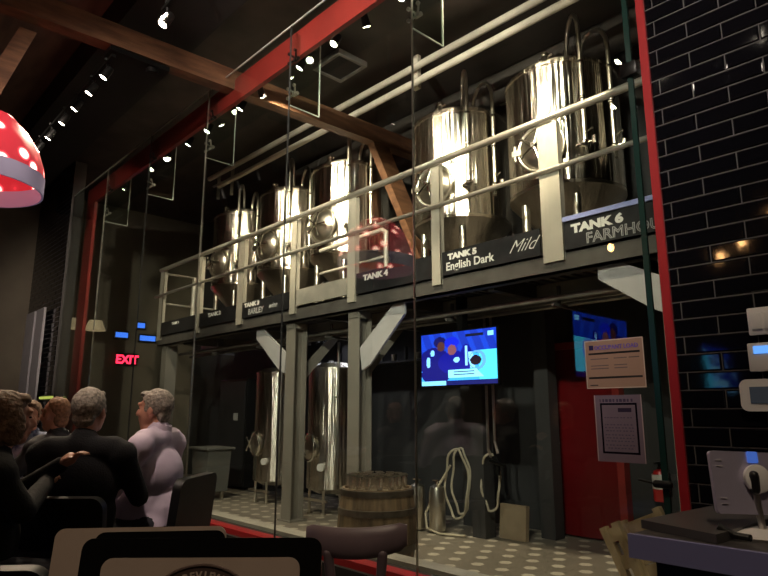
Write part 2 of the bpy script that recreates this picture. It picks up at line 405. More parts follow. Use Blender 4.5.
for x,y in((-4.5,5.70),(-5.05,6.2),(-3.95,6.2),(-9.6,6.2),(-7.5,6.25)):
    obj('rear_column',MB().box(x-.09,x+.09,y-.09,y+.09,0,2.62),M['darkcol'],deck,False)
def bracem(xa,za,xb,zb,w=.16):
    # pale bent gusset brace, top foot horizontal
    d=Vector((xb-xa,zb-za));n=Vector((-d.y,d.x)).normalized()*w/2
    a=Vector((xa,za));b=Vector((xb,zb));sx=1 if xa>xb else -1
    poly=[(a+Vector((-.08*sx,0)))[:],(a+Vector((.10*sx,0)))[:],(a+Vector((.10*sx,-.12)))[:],(b+n*sx*-1)[:] if False else (b+Vector((.09*sx,-.1)))[:],(b+Vector((-.05*sx,-.16)))[:],(b+Vector((-.09*sx,.1)))[:]]
    return MB().prism(poly,4.66,4.69)
obj('brace',bracem(-4.78,2.52,-5.33,1.98),M['brace'],deck,False)
obj('brace',bracem(-7.60,2.50,-7.02,2.02),M['brace'],deck,False)
obj('brace',bracem(-2.32,2.54,-1.90,2.22,.2),M['brace'],deck,False)
def ybrace(x): return MB().prism([(4.86,1.75),(4.86,1.95),(5.4,2.46),(5.55,2.46)],x-.02,x+.02,'X')
for x in(-6.82,-5.52): obj('brace',ybrace(x),M['column'],deck,False)
posts=[(-10.93,.16),(-9.44,.14),(-8.08,.17),(-6.70,.13),(-5.49,.14),(-4.13,.12),(-2.77,.20)]
for x,w in posts:
    obj('rail_post',MB().box(x-w/2,x+w/2,4.575,4.587,2.62,3.90).box(x+w/2-.012,x+w/2,4.575,4.64,2.62,3.90).cyl((x-w/4,4.572,2.74),(x-w/4,4.578,2.74),.012,n=10).cyl((x+w/4,4.572,2.74),(x+w/4,4.578,2.74),.012,n=10),M['post'],deck,False)
obj('hand_rail',MB().tube([(X0,4.57,3.93),(-1.1,4.57,3.945)],.035,16),M['rail'],deck)
obj('middle_rail',MB().tube([(X0-.15,4.56,3.45),(-1.1,4.56,3.45)],.023,14),M['rail'],deck)
obj('end_rail',MB().tube([(X0+.1,4.64,3.86),(X0+.1,5.9,3.86)],.02).tube([(X0+.1,4.64,3.3),(X0+.1,5.9,3.3)],.02).tube([(X0+.1,5.2,2.7),(X0+.1,5.2,3.86)],.05),M['post'],deck)
obj('inner_rail',MB().tube([(-6.6,4.95,3.52),(-5.35,4.95,3.55),(-5.28,4.95,3.50),(-5.28,4.95,2.72)],.03,12).tube([(-6.6,4.95,3.2),(-5.3,4.95,3.2)],.02),M['post'],deck)
obj('deck_toe_plate',MB().box(-6.62,-5.58,4.585,4.6,2.72,2.93),M['plate'],deck,False)
# signs on the deck edge
def board(x0,x1,label,z0=2.70,z1=2.945):
    s=thing('tank_sign',label,'sign',((x0+x1)/2,4.59,z0),0,'chalkboard tank signs')
    obj('board',MB().box(x0,x1,4.578,4.594,z0,z1),M['sign'],s,False);return s
Y=4.576
s=board(-2.66,-1.22,'black chalkboard sign reading TANK 6 FARMHOUSE with pale blue top edge')
obj('top_edge',MB().box(-2.66,-1.22,4.56,4.60,2.945,2.985),M['lav'],s,False)
text('lettering','TANK 6',(-2.585,Y,2.835),.10,M['chalk'],s,bold=.006,sx=1.3)
text('lettering','FARMHOUSE',(-2.46,Y,2.72),.125,M['chalkd'],s,outline=.0035,sx=1.05)
s=board(-4.05,-2.90,'black chalkboard sign reading TANK 5 English Dark Mild')
text('lettering','TANK 5',(-3.97,Y,2.855),.078,M['chalk'],s,bold=.005,sx=1.35)
text('lettering','English Dark',(-4.0,Y,2.745),.115,M['chalk'],s,bold=.002,sx=1.02)
text('lettering','Mild',(-3.24,Y,2.775),.165,M['chalk'],s,shear=.7,sx=1.0,bold=-.0025)
s=board(-5.40,-4.20,'black chalkboard sign reading TANK 4, otherwise blank')
text('lettering','TANK 4',(-5.27,Y,2.845),.088,M['chalk'],s,bold=.005,sx=1.35)
s=board(-7.99,-6.78,'black chalkboard sign reading TANK 3 BARLEY wine',2.70,2.93)
text('lettering','TANK 3',(-7.93,Y,2.855),.078,M['chalk'],s,bold=.005,sx=1.5)
text('lettering','BARLEY',(-7.82,Y,2.735),.115,M['chalkd'],s,bold=.002,sx=1.05)
text('lettering','wine',(-7.28,Y,2.765),.11,M['chalkd'],s,shear=.5,sx=1.0)
s=board(-9.36,-8.18,'black chalkboard sign reading TANK 2, beyond the BARLEY sign',2.70,2.93)
text('lettering','TANK 2',(-9.05,Y,2.84),.078,M['chalk'],s,bold=.005,sx=1.5)
s=board(-10.84,-9.52,'black chalkboard sign at the far left end of the deck, faint lettering',2.70,2.93)
text('lettering','TANK 1',(-10.4,Y,2.85),.06,M['chalk'],s,bold=.003,sx=1.4)
# ---------------------------------------------------------------- fermenting tanks
def radial(a,r,z=0): return Vector((r*math.cos(math.radians(a)),r*math.sin(math.radians(a)),z))
def make_tank(label,R=.585):
    t=thing('fermenting_tank',label,'tank',(0,0,2.72),0,'stainless fermenting tanks on the deck')
    zb=.82;zt=2.10;kw=dict(parent=t,world=False)
    obj('shell',MB().lathe([(R-.012,zb),(R,zb),(R,zb+.02),(R,zt-.03),(R+.012,zt-.03),(R+.012,zt),(R,zt+.005),(R*.93,zt+.05),(R*.75,zt+.10),(R*.4,zt+.145),(0,zt+.16)],n=96),M['steel'],**kw)
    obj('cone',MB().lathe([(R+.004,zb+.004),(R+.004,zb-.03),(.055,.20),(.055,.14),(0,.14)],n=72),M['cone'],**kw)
    for a in(-118,-50,40,130):
        p=radial(a,R-.10);obj('leg',MB().cyl((p.x,p.y,0),(p.x,p.y,.70),.042,n=20).cyl((p.x,p.y,0),(p.x,p.y,.02),.07),M['satin'],**kw)
    # manway
    p=radial(-82,R-.02,1.19);mx=Matrix.Translation(p)@Matrix.Rotation(math.radians(8),4,'Z')
    d=MB();v0=0
    d.lathe([(0,.105),(.07,.10),(.13,.08),(.18,.055),(.21,.03),(.222,.015),(.222,-.03)],n=40)
    bmesh.ops.transform(d.b,matrix=mx@Matrix.Rotation(PI/2,4,'X')@Matrix.Diagonal((1,1,1,1)),verts=d.b.verts)
    man=obj('manway',d,M['satin'],**kw)
    f=MB().ring((0,0,0),.238,.017,n=40);bmesh.ops.transform(f.b,matrix=mx@Matrix.Translation((0,-.03,0)),verts=f.b.verts);obj('manway_rim',f,M['satin'],**kw)
    h=MB()
    for k in range(5):
        a=2*PI*k/5;h.cap((0,0,0),(.15*math.cos(a),0,.15*math.sin(a)),.013,.010,8);h.ell((.16*math.cos(a),0,.16*math.sin(a)),.020,n=10)
    h.cyl((0,.05,0),(0,-.03,0),.025,n=14)
    bmesh.ops.transform(h.b,matrix=mx@Matrix.Translation((-.03,-.13,0)),verts=h.b.verts);obj('hand_wheel',h,M['polish'],parent=man,world=False)
    h=MB().box(-.30,-.20,-.06,-.03,-.03,.03).cyl((-.27,-.045,-.08),(-.27,-.045,.08),.016)
    bmesh.ops.transform(h.b,matrix=mx,verts=h.b.verts);obj('hinge',h,M['satin'],parent=man,world=False)
    # arched pipes with valves
    for a,tx,pk in((-43,.02,2.62),(-15,.0,2.50)):
        p=radial(a,R+.08);q=radial(a,R-.30)
        arc=[q+Vector((0,0,zt+.08))]
        for k in range(9):
            u=k/8;g=q.lerp(p,(1-math.cos(PI*u))/2);arc.append(Vector((g.x,g.y,pk-.28+.28*math.sin(PI*u))))
        arc+=[Vector((p.x,p.y,1.12))]
        pi=obj('cleaning_pipe',MB().tube(arc,.022,12),M['satin'],**kw)
        v=MB()
        for z in(2.0,1.62): obj('pipe_clamp',MB().cyl((p.x,p.y,z-.012),(p.x,p.y,z+.012),.036,n=14),M['polish'],parent=pi,world=False)
        v.ell((p.x,p.y,1.15),.042,n=12).tube([(p.x-.09,p.y,1.15),(p.x+.11,p.y,1.15)],.016).cyl((p.x+.1,p.y,1.11),(p.x+.1,p.y,1.19),.03,n=12).tube([(p.x,p.y,1.12),(p.x+.02,p.y-.03,1.02)],.018).cap((p.x,p.y,1.24),(p.x+.10,p.y-.03,1.27),.010)
        obj('valve',v,M['polish'],parent=pi,world=False)
    p=radial(-75,R-.06,zt+.03);obj('relief_valve',MB().cyl(p,p+Vector((0,0,.07)),.035,n=14).ell(p+Vector((0,0,.08)),.04,n=12).cap(p+Vector((-.07,0,.05)),p+Vector((.08,0,.06)),.014),M['polish'],**kw)
    obj('bottom_outlet',MB().tube([(0,0,.17),(0,0,.10),(.0,-.25,.10),(.05,-.42,.12)],.028,12).cyl((0,-.2,.10),(0,-.26,.10),.05).cap((0,-.23,.10),(-.1,-.3,.2),.012),M['polish'],**kw)
    obj('thermowell',MB().cyl(radial(-60,R,1.45),radial(-60,R+.06,1.45),.012),M['satin'],**kw);obj('sample_port',MB().cyl(radial(-60,R,1.0),radial(-60,R+.05,1.0),.02),M['satin'],**kw)
    return t
M['post'].node_tree.nodes['Principled BSDF'].inputs['Metallic'].default_value=.2
tl=['stainless tank on the deck above the TANK 6 sign, nearest and largest','stainless tank on the deck above the TANK 5 sign','stainless tank on the deck between the TANK 4 and BARLEY signs','stainless tank on the deck above the BARLEY sign','farthest stainless tank at the left end of the deck']
xs=[-3.19,-4.62,-6.74,-8.18,-9.74]
tk=make_tank(tl[0]);tk.location=(xs[0],5.6,2.72)
for x,l in zip(xs[1:],tl[1:]): dup(tk,(x,5.6,2.72),0,l)
solo('link_pipe',MB().tube([(-4.1,5.75,5.02),(-3.7,5.75,4.98)],.012).tube([(-2.7,6.0,5.0),(-1.2,6.0,5.0)],.012),M['satin'],'thin steel line strung between the tops of the two nearest tanks','pipe')
# lower tanks
def make_low(label):
    t=thing('serving_tank',label,'tank',(0,0,0),0,'stainless tanks on the brewery floor');R=.36;kw=dict(parent=t,world=False)
    obj('shell',MB().lathe([(0,.24),(R*.6,.26),(R,.33),(R,.35),(R,1.93),(R+.012,1.935),(R+.012,1.96),(R,1.965),(R*.7,2.03),(0,2.06)],n=72),M['steel'],**kw)
    for a in(-120,-60,60,120):
        p=radial(a,R-.05);obj('leg',MB().tube([(p.x,p.y,0),(p.x,p.y,.34)],.02).cyl((p.x,p.y,0),(p.x,p.y,.02),.04),M['satin'],**kw)
    obj('base_rail',MB().box(-.28,.28,-.32,-.29,.17,.20).box(-.28,.28,.29,.32,.17,.20),M['satin'],parent=t,world=False)
    mx=Matrix.Translation(radial(-100,R-.02,.87))@Matrix.Rotation(math.radians(-10),4,'Z')
    d=MB().lathe([(0,.07),(.11,.06),(.155,.04),(.165,.02),(.165,-.03)],n=36);bmesh.ops.transform(d.b,matrix=mx@Matrix.Rotation(PI/2,4,'X'),verts=d.b.verts)
    man=obj('manway',d,M['satin'],**kw)
    f=MB().ring((0,0,0),.18,.014,n=36);bmesh.ops.transform(f.b,matrix=mx@Matrix.Translation((0,-.03,0)),verts=f.b.verts);obj('manway_rim',f,M['polish'],**kw)
    h=MB()
    for k in range(4):
        a=PI/4+PI/2*k;h.cap((0,0,0),(.12*math.cos(a),0,.12*math.sin(a)),.010,.009,8);h.ell((.13*math.cos(a),0,.13*math.sin(a)),.016,n=10)
    bmesh.ops.transform(h.b,matrix=mx@Matrix.Translation((-.02,-.12,0)),verts=h.b.verts);obj('hand_wheel',h,M['polish'],parent=man,world=False)
    p=radial(-62,R,.62);obj('gauge',MB().cyl(p,radial(-62,R+.05,.62),.05,n=20),M['label'],**kw)
    p=radial(-30,R+.06);v=obj('side_pipe',MB().tube([(p.x,p.y,.4),(p.x,p.y,2.3)],.018).tube([(p.x-.10,p.y+.02,1.55),(p.x+.02,p.y,1.55)],.014),M['satin'],**kw)
    return t
lt=make_low('stainless floor tank with round hatch, standing left of the grey columns');lt.location=(-8.42,5.55,0)
dup(lt,(-7.02,5.55,0),0,'stainless floor tank with round hatch, between the two grey columns')
# ---------------------------------------------------------------- brewery floor things
t=thing('oak_barrel','old oak barrel with iron hoops, topped with drinking glasses','barrel',(-4.28,3.90,0))
bx,by=-4.28,3.90
obj('staves',MB().lathe([(0,0),(.29,0),(.325,.10),(.35,.25),(.355,.36),(.345,.50),(.325,.62),(.315,.69),(.295,.69),(.295,.665),(0,.665)],(bx,by,0),64),M['barrel'],t)
for z,r in((.04,.31),(.20,.348),(.50,.351),(.655,.326)): obj('hoop',MB().lathe([(r-.008,z-.028),(r+.004,z-.026),(r+.003,z+.026),(r-.012,z+.028)],(bx,by,0),64),M['hoop'],t)
g=MB().lathe([(0,.004),(.026,.004),(.030,.012),(.038,.135),(.036,.135),(.028,.014),(0,.014)],n=20)
g0=solo('drinking_glass',g,M['tumbler'],'clear glass among those standing on the barrel top','glass','clear glasses crowded on the barrel')
rm=obj('glass_rim',MB().lathe([(.036,.131),(.0385,.132),(.0385,.138),(.036,.138),(.036,.131)],n=20),M['satin'],g0,world=False);obj('glass_base',MB().lathe([(0,.001),(.028,.001),(.030,.010),(0,.012)],n=20),M['satin'],g0,world=False)
pts=[(0,0)]+[(.115*math.cos(k*PI/3),.115*math.sin(k*PI/3)) for k in range(6)]+[(.235*math.cos(.2+k*2*PI/15),.235*math.sin(.2+k*2*PI/15)) for k in range(15)]
for k,(dx,dy) in enumerate(pts):
    o=g0 if k==0 else copy_tree(g0)
    o.location=(bx+dx+random.uniform(-.008,.008),by+dy+random.uniform(-.008,.008),.665)
kg=thing('steel_keg','slim steel keg on the floor behind the barrel, left of a pair','keg',(-5.28,5.45,0),0,'slim steel kegs');x,y=-5.28,5.45
obj('keg_body',MB().lathe([(0,.02),(.085,.02),(.095,.05),(.095,.44),(.08,.50),(.03,.53),(0,.53)],(x,y,0),32),M['satin'],kg)
obj('keg_valve',MB().cyl((x,y,.52),(x,y,.58),.02).tube([(x-.06,y,.57),(x+.06,y,.57)],.012),M['polish'],kg)
dup(kg,(-5.03,5.52,0),0,'slim steel keg on the floor behind the barrel, right of a pair')
t=thing('coiled_hose','cream hose hanging in loops beside the dark column','hose',(-4.7,5.6,0))
for a,zc,rx,rz,dy in((-4.80,.55,.17,.38,0),(-4.76,.58,.13,.36,.03),(-4.33,.60,.12,.30,.02)):
    obj('loop',MB().tube([(a+rx*math.cos(q*PI/16),5.6+dy+.02*math.sin(q),zc+rz*math.sin(q*PI/16)) for q in range(32)],.013,8,True),M['rubber'],t)
obj('loop',MB().tube([(-4.85,5.56,.75),(-5.0,5.5,.5),(-5.15,5.45,.2),(-5.1,5.42,.05),(-4.9,5.4,.02),(-4.6,5.5,.02)],.013,8),M['rubber'],t)
t=thing('wall_conduit','pair of thin steel pipes dropping from the deck to a black tap','pipe',(-4.3,5.55,0))
for dx in(0,.09): obj('pipe',MB().tube([(-4.27+dx,5.52,2.62),(-4.27+dx,5.52,.95+dx),(-4.22+dx,5.50,.88+dx*.4)],.016),M['satin'],t)
obj('tap',MB().tube([(-4.18,5.5,.88),(-4.12,5.48,.80),(-4.12,5.48,.70)],.025).cap((-4.2,5.46,.84),(-4.02,5.45,.8),.018),M['blackm'],t)
solo('cardboard_box',MB().box(-4.36,-4.02,5.8,5.86,.0,.36,rot=(math.radians(-6),0,0)),M['cardboard'],'flattened cardboard sheet leaning behind the dark column by the red door','cardboard')
# red door
d=struct('door_1',MB().box(-4.12,-3.25,6.42,6.46,.02,2.06),M['reddoor'])
obj('door_frame',MB().box(-4.20,-4.12,6.38,6.5,0,2.14).box(-3.25,-3.17,6.38,6.5,0,2.14).box(-4.12,-3.25,6.38,6.5,2.06,2.14),M['red'],d,False)
obj('door_handle',MB().cyl((-4.03,6.42,1.0),(-4.03,6.37,1.0),.03).cap((-4.03,6.37,1.0),(-3.92,6.37,1.0),.012),M['satin'],d)
obj('deadbolt',MB().cyl((-4.03,6.42,1.12),(-4.03,6.39,1.12),.028),M['satin'],d)
t=thing('fire_extinguisher','red fire extinguisher with pale label hanging on the charcoal wall','fire extinguisher',(-2.80,6.35,.5))
e=(-2.80,6.38)
obj('cylinder',MB().lathe([(0,.48),(.07,.48),(.08,.50),(.08,.72),(.06,.77),(.02,.79),(0,.79)],(*e,0),28),M['extred'],t)
obj('label_band',MB().lathe([(.081,.60),(.082,.60),(.082,.74),(.081,.74)],(*e,0),28),M['label'],t)
obj('handle',MB().cyl((*e,.78),(*e,.84),.02).box(e[0]-.015,e[0]+.015,e[1]-.10,e[1]+.02,.84,.86).tube([(e[0],e[1]-.02,.82),(e[0]+.09,e[1]-.04,.80),(e[0]+.10,e[1]-.04,.62)],.012),M['blackm'],t)
obj('bracket',MB().box(e[0]-.05,e[0]+.05,6.455,6.5,.55,.75),M['blackm'],t)
solo('push_latch',MB().cap((-1.33,2.98,1.02),(-1.27,2.98,1.02),.018).cap((-1.32,2.98,1.02),(-1.42,3.0,1.03),.006),M['blackm'],'small black latch on the dark green glass edge near the red trim','latch')
solo('push_latch',MB().box(-1.34,-1.25,2.975,3.03,3.10,3.18,.01),M['blackm'],'black patch fitting high on the dark green glass edge','latch')
# cabinet, tub, shelf with equipment behind the left floor tank
t=thing('black_cabinet','tall black cabinet standing behind the left floor tank','cabinet',(-10.6,6.1,0))
obj('body',MB().box(-10.9,-9.9,5.85,6.45,.05,1.95,.01),M['black'],t,False);obj('door',MB().box(-10.85,-9.95,5.83,5.85,.1,1.9),M['darkcol'],t,False);obj('label_card',MB().box(-10.3,-10.16,5.82,5.83,1.2,1.33),M['label'],t,False)
t=thing('grey_tub','pale grey plastic tub on the floor below the left end of the deck','tub',(-9.4,4.9,0))
obj('tub_body',MB().prism([(-9.6,.12),(-9.2,.12),(-9.12,.78),(-9.68,.78)],4.75,5.15),M['grey'],t,False)
obj('rim',MB().box(-9.72,-9.08,4.70,5.20,.76,.80,.01),M['grey'],t,False)
for q in(-9.55,-9.25): obj('leg',MB().box(q-.02,q+.02,4.8,4.84,0,.12).box(q-.02,q+.02,5.06,5.10,0,.12),M['satin'],t,False)
t=thing('folding_stand','pale metal folding stand beside the grey tub','stand',(-9.6,4.1,0))
for a,c in((-9.95,-9.55),(-9.55,-9.95)): obj('leg',MB().tube([(a,4.1,0),(c,4.2,.72)],.014),M['satin'],t)
obj('cross_bar',MB().tube([(-9.95,4.2,.72),(-9.55,4.2,.72)],.014).tube([(-9.9,4.14,.3),(-9.6,4.14,.3)],.012).tube([(-9.9,4.17,.5),(-9.6,4.17,.5)],.012),M['satin'],t)
t=thing('utility_shelf','dark shelf of pipes and fittings on the rear wall behind the floor tanks','shelf',(-8,6.3,1.9))
obj('shelf_board',MB().box(-9.4,-5.3,6.2,6.48,2.05,2.08),M['darkcol'],t,False)
for k in range(16):
    x=-9.3+k*.25;obj('fitting',MB().cyl((x,6.3,2.08),(x,6.3,2.18+.1*(k%3==0)),.03+.01*(k%2)),M['satin'] if k%2 else M['darkcol'],t)
t=thing('pipe_manifold','row of dark pipes running under the deck along its length','pipe',(-5,5.0,2.3))
for y,z,r in((4.95,2.38,.03),(5.15,2.34,.022),(5.28,2.40,.035)): obj('pipe',MB().tube([(-10.8,y,z),(-1.3,y,z)],r),M['decku'],t)
for x in(-9.5,-8.1,-6.4,-4.3,-3.0): obj('hanger',MB().box(x-.015,x+.015,4.90,5.32,2.30,2.33).box(x-.015,x+.015,5.0,5.02,2.3,2.5),M['beam'],t,False)
# stacked folded crates behind the glass
def crate(label,x0,x1,y,z1,lean,n,slant):
    t=thing('wooden_crate',label,'crate',((x0+x1)/2,y,0),0,'old wooden crate panels leaning at the glass')
    T=Matrix.Translation((x0,y,0))@Matrix.Rotation(math.radians(slant),4,'Y')@Matrix.Rotation(math.radians(-3),4,'X')@Matrix.Translation((-x0,0,.02))
    def P(mb): bmesh.ops.transform(mb.b,matrix=T,verts=mb.b.verts);return mb
    obj('upright',P(MB().box(x0,x0+.045,-.02,.02,0,z1)),M['palewood'],t,False)
    obj('upright',P(MB().box(x1-.045,x1,-.02,.02,0,z1)),M['palewood'],t,False)
    for k in range(n):
        z=z1-.05-(z1-.1)*k/max(1,n-1);obj('slat',P(MB().box(x0+.045,x1-.045,-.012,.012,z-.045,z+.03)),M['palewood'],t,False)
    return t
crate('narrow pale wooden crate panel leaning leftmost by the glass',-1.65,-1.52,3.60,.72,0,5,-27)
crate('wide pale wooden crate panel with close boards, leaning in the middle of three',-1.58,-1.30,3.68,.75,0,9,-25)
crate('pale wooden crate panel leaning rightmost, behind the dark counter pad',-1.36,-1.04,3.80,.78,0,9,-22)
# papers on the glass
def occ(u,v):
    c=(.62,.50,.44)
    if u<.02 or u>.98 or v<.02 or v>.98: return (.78,.70,.66)
    if .70<v<.75 and .06<u<.94: return (.06,.04,.05)
    if .20<v<.25 and .04<u<.96: return (.06,.04,.05)
    if .80<v<.91 and .08<u<.15: return (.10,.08,.30)
    if .32<v<.66 and int(v*60)%4==0 and (.10<u<.40 or .5<u<.72 and v>.4): return (.40,.34,.36)
    if .6<v<.62 and .75<u<.92: return(.35,.3,.3)
    if .05<v<.09 and .06<u<.2: return(.2,.15,.18)
    return c
def cert(u,v):
    if u<.015 or u>.985: return (.7,.62,.64)
    if .90<v<.945 and .12<u<.85 and int(u*40)%3: return(.3,.26,.34)
    if .12<u<.90 and .12<v<.88 and not(.16<u<.86 and .155<v<.845): return (.10,.08,.13)
    if .5<u<.78 and .74<v<.80: return(.22,.18,.26)
    if .2<u<.8 and .2<v<.7 and int(v*80)%4==0 and math.sin(u*90+v*50)>-.3: return(.36,.32,.40)
    return (.48,.42,.48)
pm=attrmat('printed_paper',0,.5);pm2=attrmat('plastic_sleeve_paper',0,.15)
t=thing('notice_sheet','landscape OCCUPANT LOAD notice taped to the glass, upper of two papers','notice',(-1.5,2.997,1.47))
painted('sheet',.315,.248,64,50,occ,pm,t,Matrix.Translation((-1.502,2.996,1.592)))
text('lettering','OCCUPANT LOAD',(-1.605,2.9945,1.667),.030,mat('purple_ink',(.16,.10,.42),.6),t,bold=.001,sx=.92)
t=thing('permit_sheet','framed permit certificate in a shiny sleeve on the glass, lower of two papers','notice',(-1.5,2.997,1.1))
painted('sheet',.248,.328,50,66,cert,pm2,t,Matrix.Translation((-1.50,2.996,1.270)))
# ---------------------------------------------------------------- TVs
def hockey(u,v):
    ice=(.22,.62,1.0)
    c=(.04,.16,.62) if v>.62-.06*u else ice
    if v>.62 and math.sin(u*38+v*9)>.3: c=(.05,.22,.72)
    if v<.62 and u>.78: c=(.30,.80,.95)
    def E(x,y,a,b): return ((u-x)/a)**2+((v-y)/b)**2<1
    if E(.18,.45,.22,.28) : c=(.015,.02,.40)
    if E(.20,.22,.20,.22): c=(.015,.02,.40)
    if E(.45,.42,.21,.22) or E(.62,.5,.08,.25): c=(.01,.025,.50)
    if E(.16,.62,.03,.06) or E(.10,.45,.03,.10): c=(.5,.75,1)
    if E(.27,.82,.09,.11): c=(.02,.02,.3)
    if E(.28,.74,.055,.09): c=(.28,.14,.14)
    if E(.43,.80,.10,.11): c=(.02,.10,.75)
    if E(.43,.66,.06,.10): c=(.45,.26,.30)
    if E(.49,.47,.04,.05) or (.60<u<.64 and .35<v<.72) or (.70-.1*v<u<.76-.1*v and .3<v<.6): c=(.55,.80,1)
    if E(.74,.44,.07,.09): c=(.08,.01,.10)
    if E(.76,.44,.11,.18) and not E(.74,.44,.085,.14): c=(.35,.6,.95)
    if .38<u<.86-.6*(v-.1) and .13<v<.28 : c=(.55,.85,1)
    if .45<u<.72 and (.23<v<.25 or .18<v<.20): c=(.04,.05,.2)
    if v<.09: c=(.50,.80,1) if u<.34 else (.02,.05,.35)
    if .61<u<.84 and .88<v<.93: c=(.01,.02,.12)
    if .90<u<.97 and .87<v<.95: c=(.5,.8,1)
    return c
tvm=attrmat('tv_picture',2.2)
def tv(label,w,h,origin,rz,parts=True):
    t=thing('television',label,'television',origin,rz);kw=dict(parent=t,world=False)
    obj('housing',MB().box(-w/2-.015,w/2+.015,.005,.05,-h/2-.015,h/2+.015,.006),M['gloss'],**kw)
    s=painted('screen',w,h,96,60,hockey,tvm,None,Matrix()) ;s.parent=t
    obj('mount',MB().box(-.04,.04,.05,.14,-.1,h/2+.38).box(-.15,.15,.05,.08,-.15,.15),M['blackm'],**kw);return t
tv('television showing ice hockey players in blue, hanging under the deck',1.0,.55,(-4.17,4.92,1.90),math.radians(1))
tv('large television on the dining side, seen only as a blue reflection',1.62,.93,(-4.5,-2.65,2.30),math.radians(90))
tv('smaller television on the dining side behind the host counter wall',1.1,.62,(-3.2,-3.4,1.98),math.radians(90))
struct('wall_divider',MB().box(-3.40,-3.07-.27,-6,-2.7,DF,CEIL),M['dwall'])
struct('wall_divider',MB().box(-4.85,-4.64,-6,-1.6,DF,CEIL),M['dwall'])
# ---------------------------------------------------------------- track lights
def head(name,label,loc,rz,group,tilt=35,hang=.12):
    t=thing(name,label,'spotlight',loc,rz,group);kw=dict(parent=t,world=False)
    R_=Matrix.Rotation(math.radians(tilt),4,'X')
    h=MB().lathe([(0,.07),(.03,.07),(.036,.05),(.045,-.06),(.040,-.06),(.036,-.045),(0,-.045)],n=20);bmesh.ops.transform(h.b,matrix=R_,verts=h.b.verts);obj('lamp_housing',h,M['blackm'],**kw)
    l=MB().lathe([(0,-.050),(.030,-.052),(.036,-.056),(0,-.062)],n=20);bmesh.ops.transform(l.b,matrix=R_,verts=l.b.verts);obj('lamp_lens',l,M['spot'],**kw)
    obj('arm',MB().cap((0,0,.04),(0,0,hang),.012,n=8).box(-.05,.05,-.015,.015,hang-.01,hang+.015),M['blackm'],**kw)
    return t
solo('light_track',MB().box(-8.5,-5.7,1.73,1.77,4.70,4.73),M['blackm'],'thin black track carrying six spotlights over the diners','light track')
dt=[(-8.198),(-7.733),(-7.199),(-6.749),(-6.283),(-5.865)]
h0=None
ordn=['farthest spotlight on the dining track, lowest in the row','second spotlight from the far end of the dining track','third spotlight from the far end of the dining track','fourth spotlight from the far end of the dining track','fifth spotlight from the far end of the dining track','nearest spotlight of the six on the dining track']
for x,l in zip(dt,ordn):
    if h0 is None: h0=head('track_spotlight',l,(x,1.75,4.60),math.radians(150),'spotlights on the dining track',30)
    else: dup(h0,(x,1.75,4.60),math.radians(150),l)
dup(h0,(-4.47,1.75,4.47),math.radians(170),'single bright spotlight near the top of the picture left of centre','single ceiling spotlight')
solo('light_track',MB().box(-4.55,-4.2,1.73,1.77,4.585,4.61).tube([(-4.5,1.75,4.6),(-4.5,1.75,5.74)],.012),M['blackm'],'short black track with one spotlight hung from the ceiling','light track')
solo('light_track',MB().box(-10.1,-1.6,3.38,3.42,5.07,5.10),M['blackm'],'long black track behind the red beam carrying the brewery spotlights','light track')
bt=[(-4.146,'black spotlight nearest the viewer behind the red beam, unlit from here'),(-4.609,'lit black spotlight second nearest behind the red beam'),(-5.218,'lit spotlight right of the roof timber behind the glass fin'),(-6.073,'black spotlight just left of the roof timber, turned away'),(-6.521,'lit spotlight behind the red beam, first bright one left of the roof timber'),(-7.408,'lit spotlight behind the red beam, middle of the far run'),(-7.982,'small lit spotlight two along the far run behind the red beam'),(-8.723,'small lit spotlight third along the far run behind the red beam'),(-10.45,'last lit spotlight at the far left corner of the red beam'),(-3.6,'bright spotlight at the top edge behind the red beam'),(-2.6,'spotlight beyond the top edge aimed at the nearest tank')]
for k,(x,l) in enumerate(bt): dup(h0,(x*.944,3.4,4.966),math.radians(150+(20 if k%2 else -15)) if k not in(0,3) else .3,l,'spotlights on the brewery track')
# light from those heads, then from fill spots added out of view
def spot(loc,target,power,ang=40,blend=.5,col=(1,.80,.56),r=.045,nm='spot'):
    l=bpy.data.lights.new(nm,'SPOT');l.energy=power;l.spot_size=math.radians(ang);l.spot_blend=blend;l.color=col;l.shadow_soft_size=r
    o=bpy.data.objects.new(nm,l);C.objects.link(o);o.location=loc;o.rotation_euler=(Vector(target)-Vector(loc)).to_track_quat('-Z','Y').to_euler();return o
S=2.6
for x,tx,p in((-2.6,-3.1,330),(-4.146,-4.6,250),(-3.6,-3.3,160),(-6.0,-6.6,230),(-7.408,-8.1,200),(-8.723,-9.7,170),(-5.218,-4.9,90),(-6.521,-6.9,70)):
    spot((x*.944,3.42,4.93),(tx,5.2,3.95),p*1.1*S,66,.4)
for x,tx,p in((-4.609,-3.9,200),(-3.0,-2.6,150),(-7.982,-7.8,150),(-10.45,-10.2,60)):
    spot((x*.944,3.42,4.9),(tx,3.85,0),p*.7*S,60,.4)
spot((-5.7,3.42,4.9),(-6.2,4.2,0.5),80*S,60,.5)
for x in(-8.2,-7.2,-6.28,-4.47): spot((x,1.72,4.52),(x+1.6,1.3,.9),75*S,70)
def area(loc,target,power,sx,sy,col=(1,.8,.6),nm='area'):
    l=bpy.data.lights.new(nm,'AREA');l.shape='RECTANGLE';l.size=sx;l.size_y=sy;l.energy=power;l.color=col
    o=bpy.data.objects.new(nm,l);C.objects.link(o);o.location=loc;o.rotation_euler=(Vector(target)-Vector(loc)).to_track_quat('-Z','Y').to_euler();return o
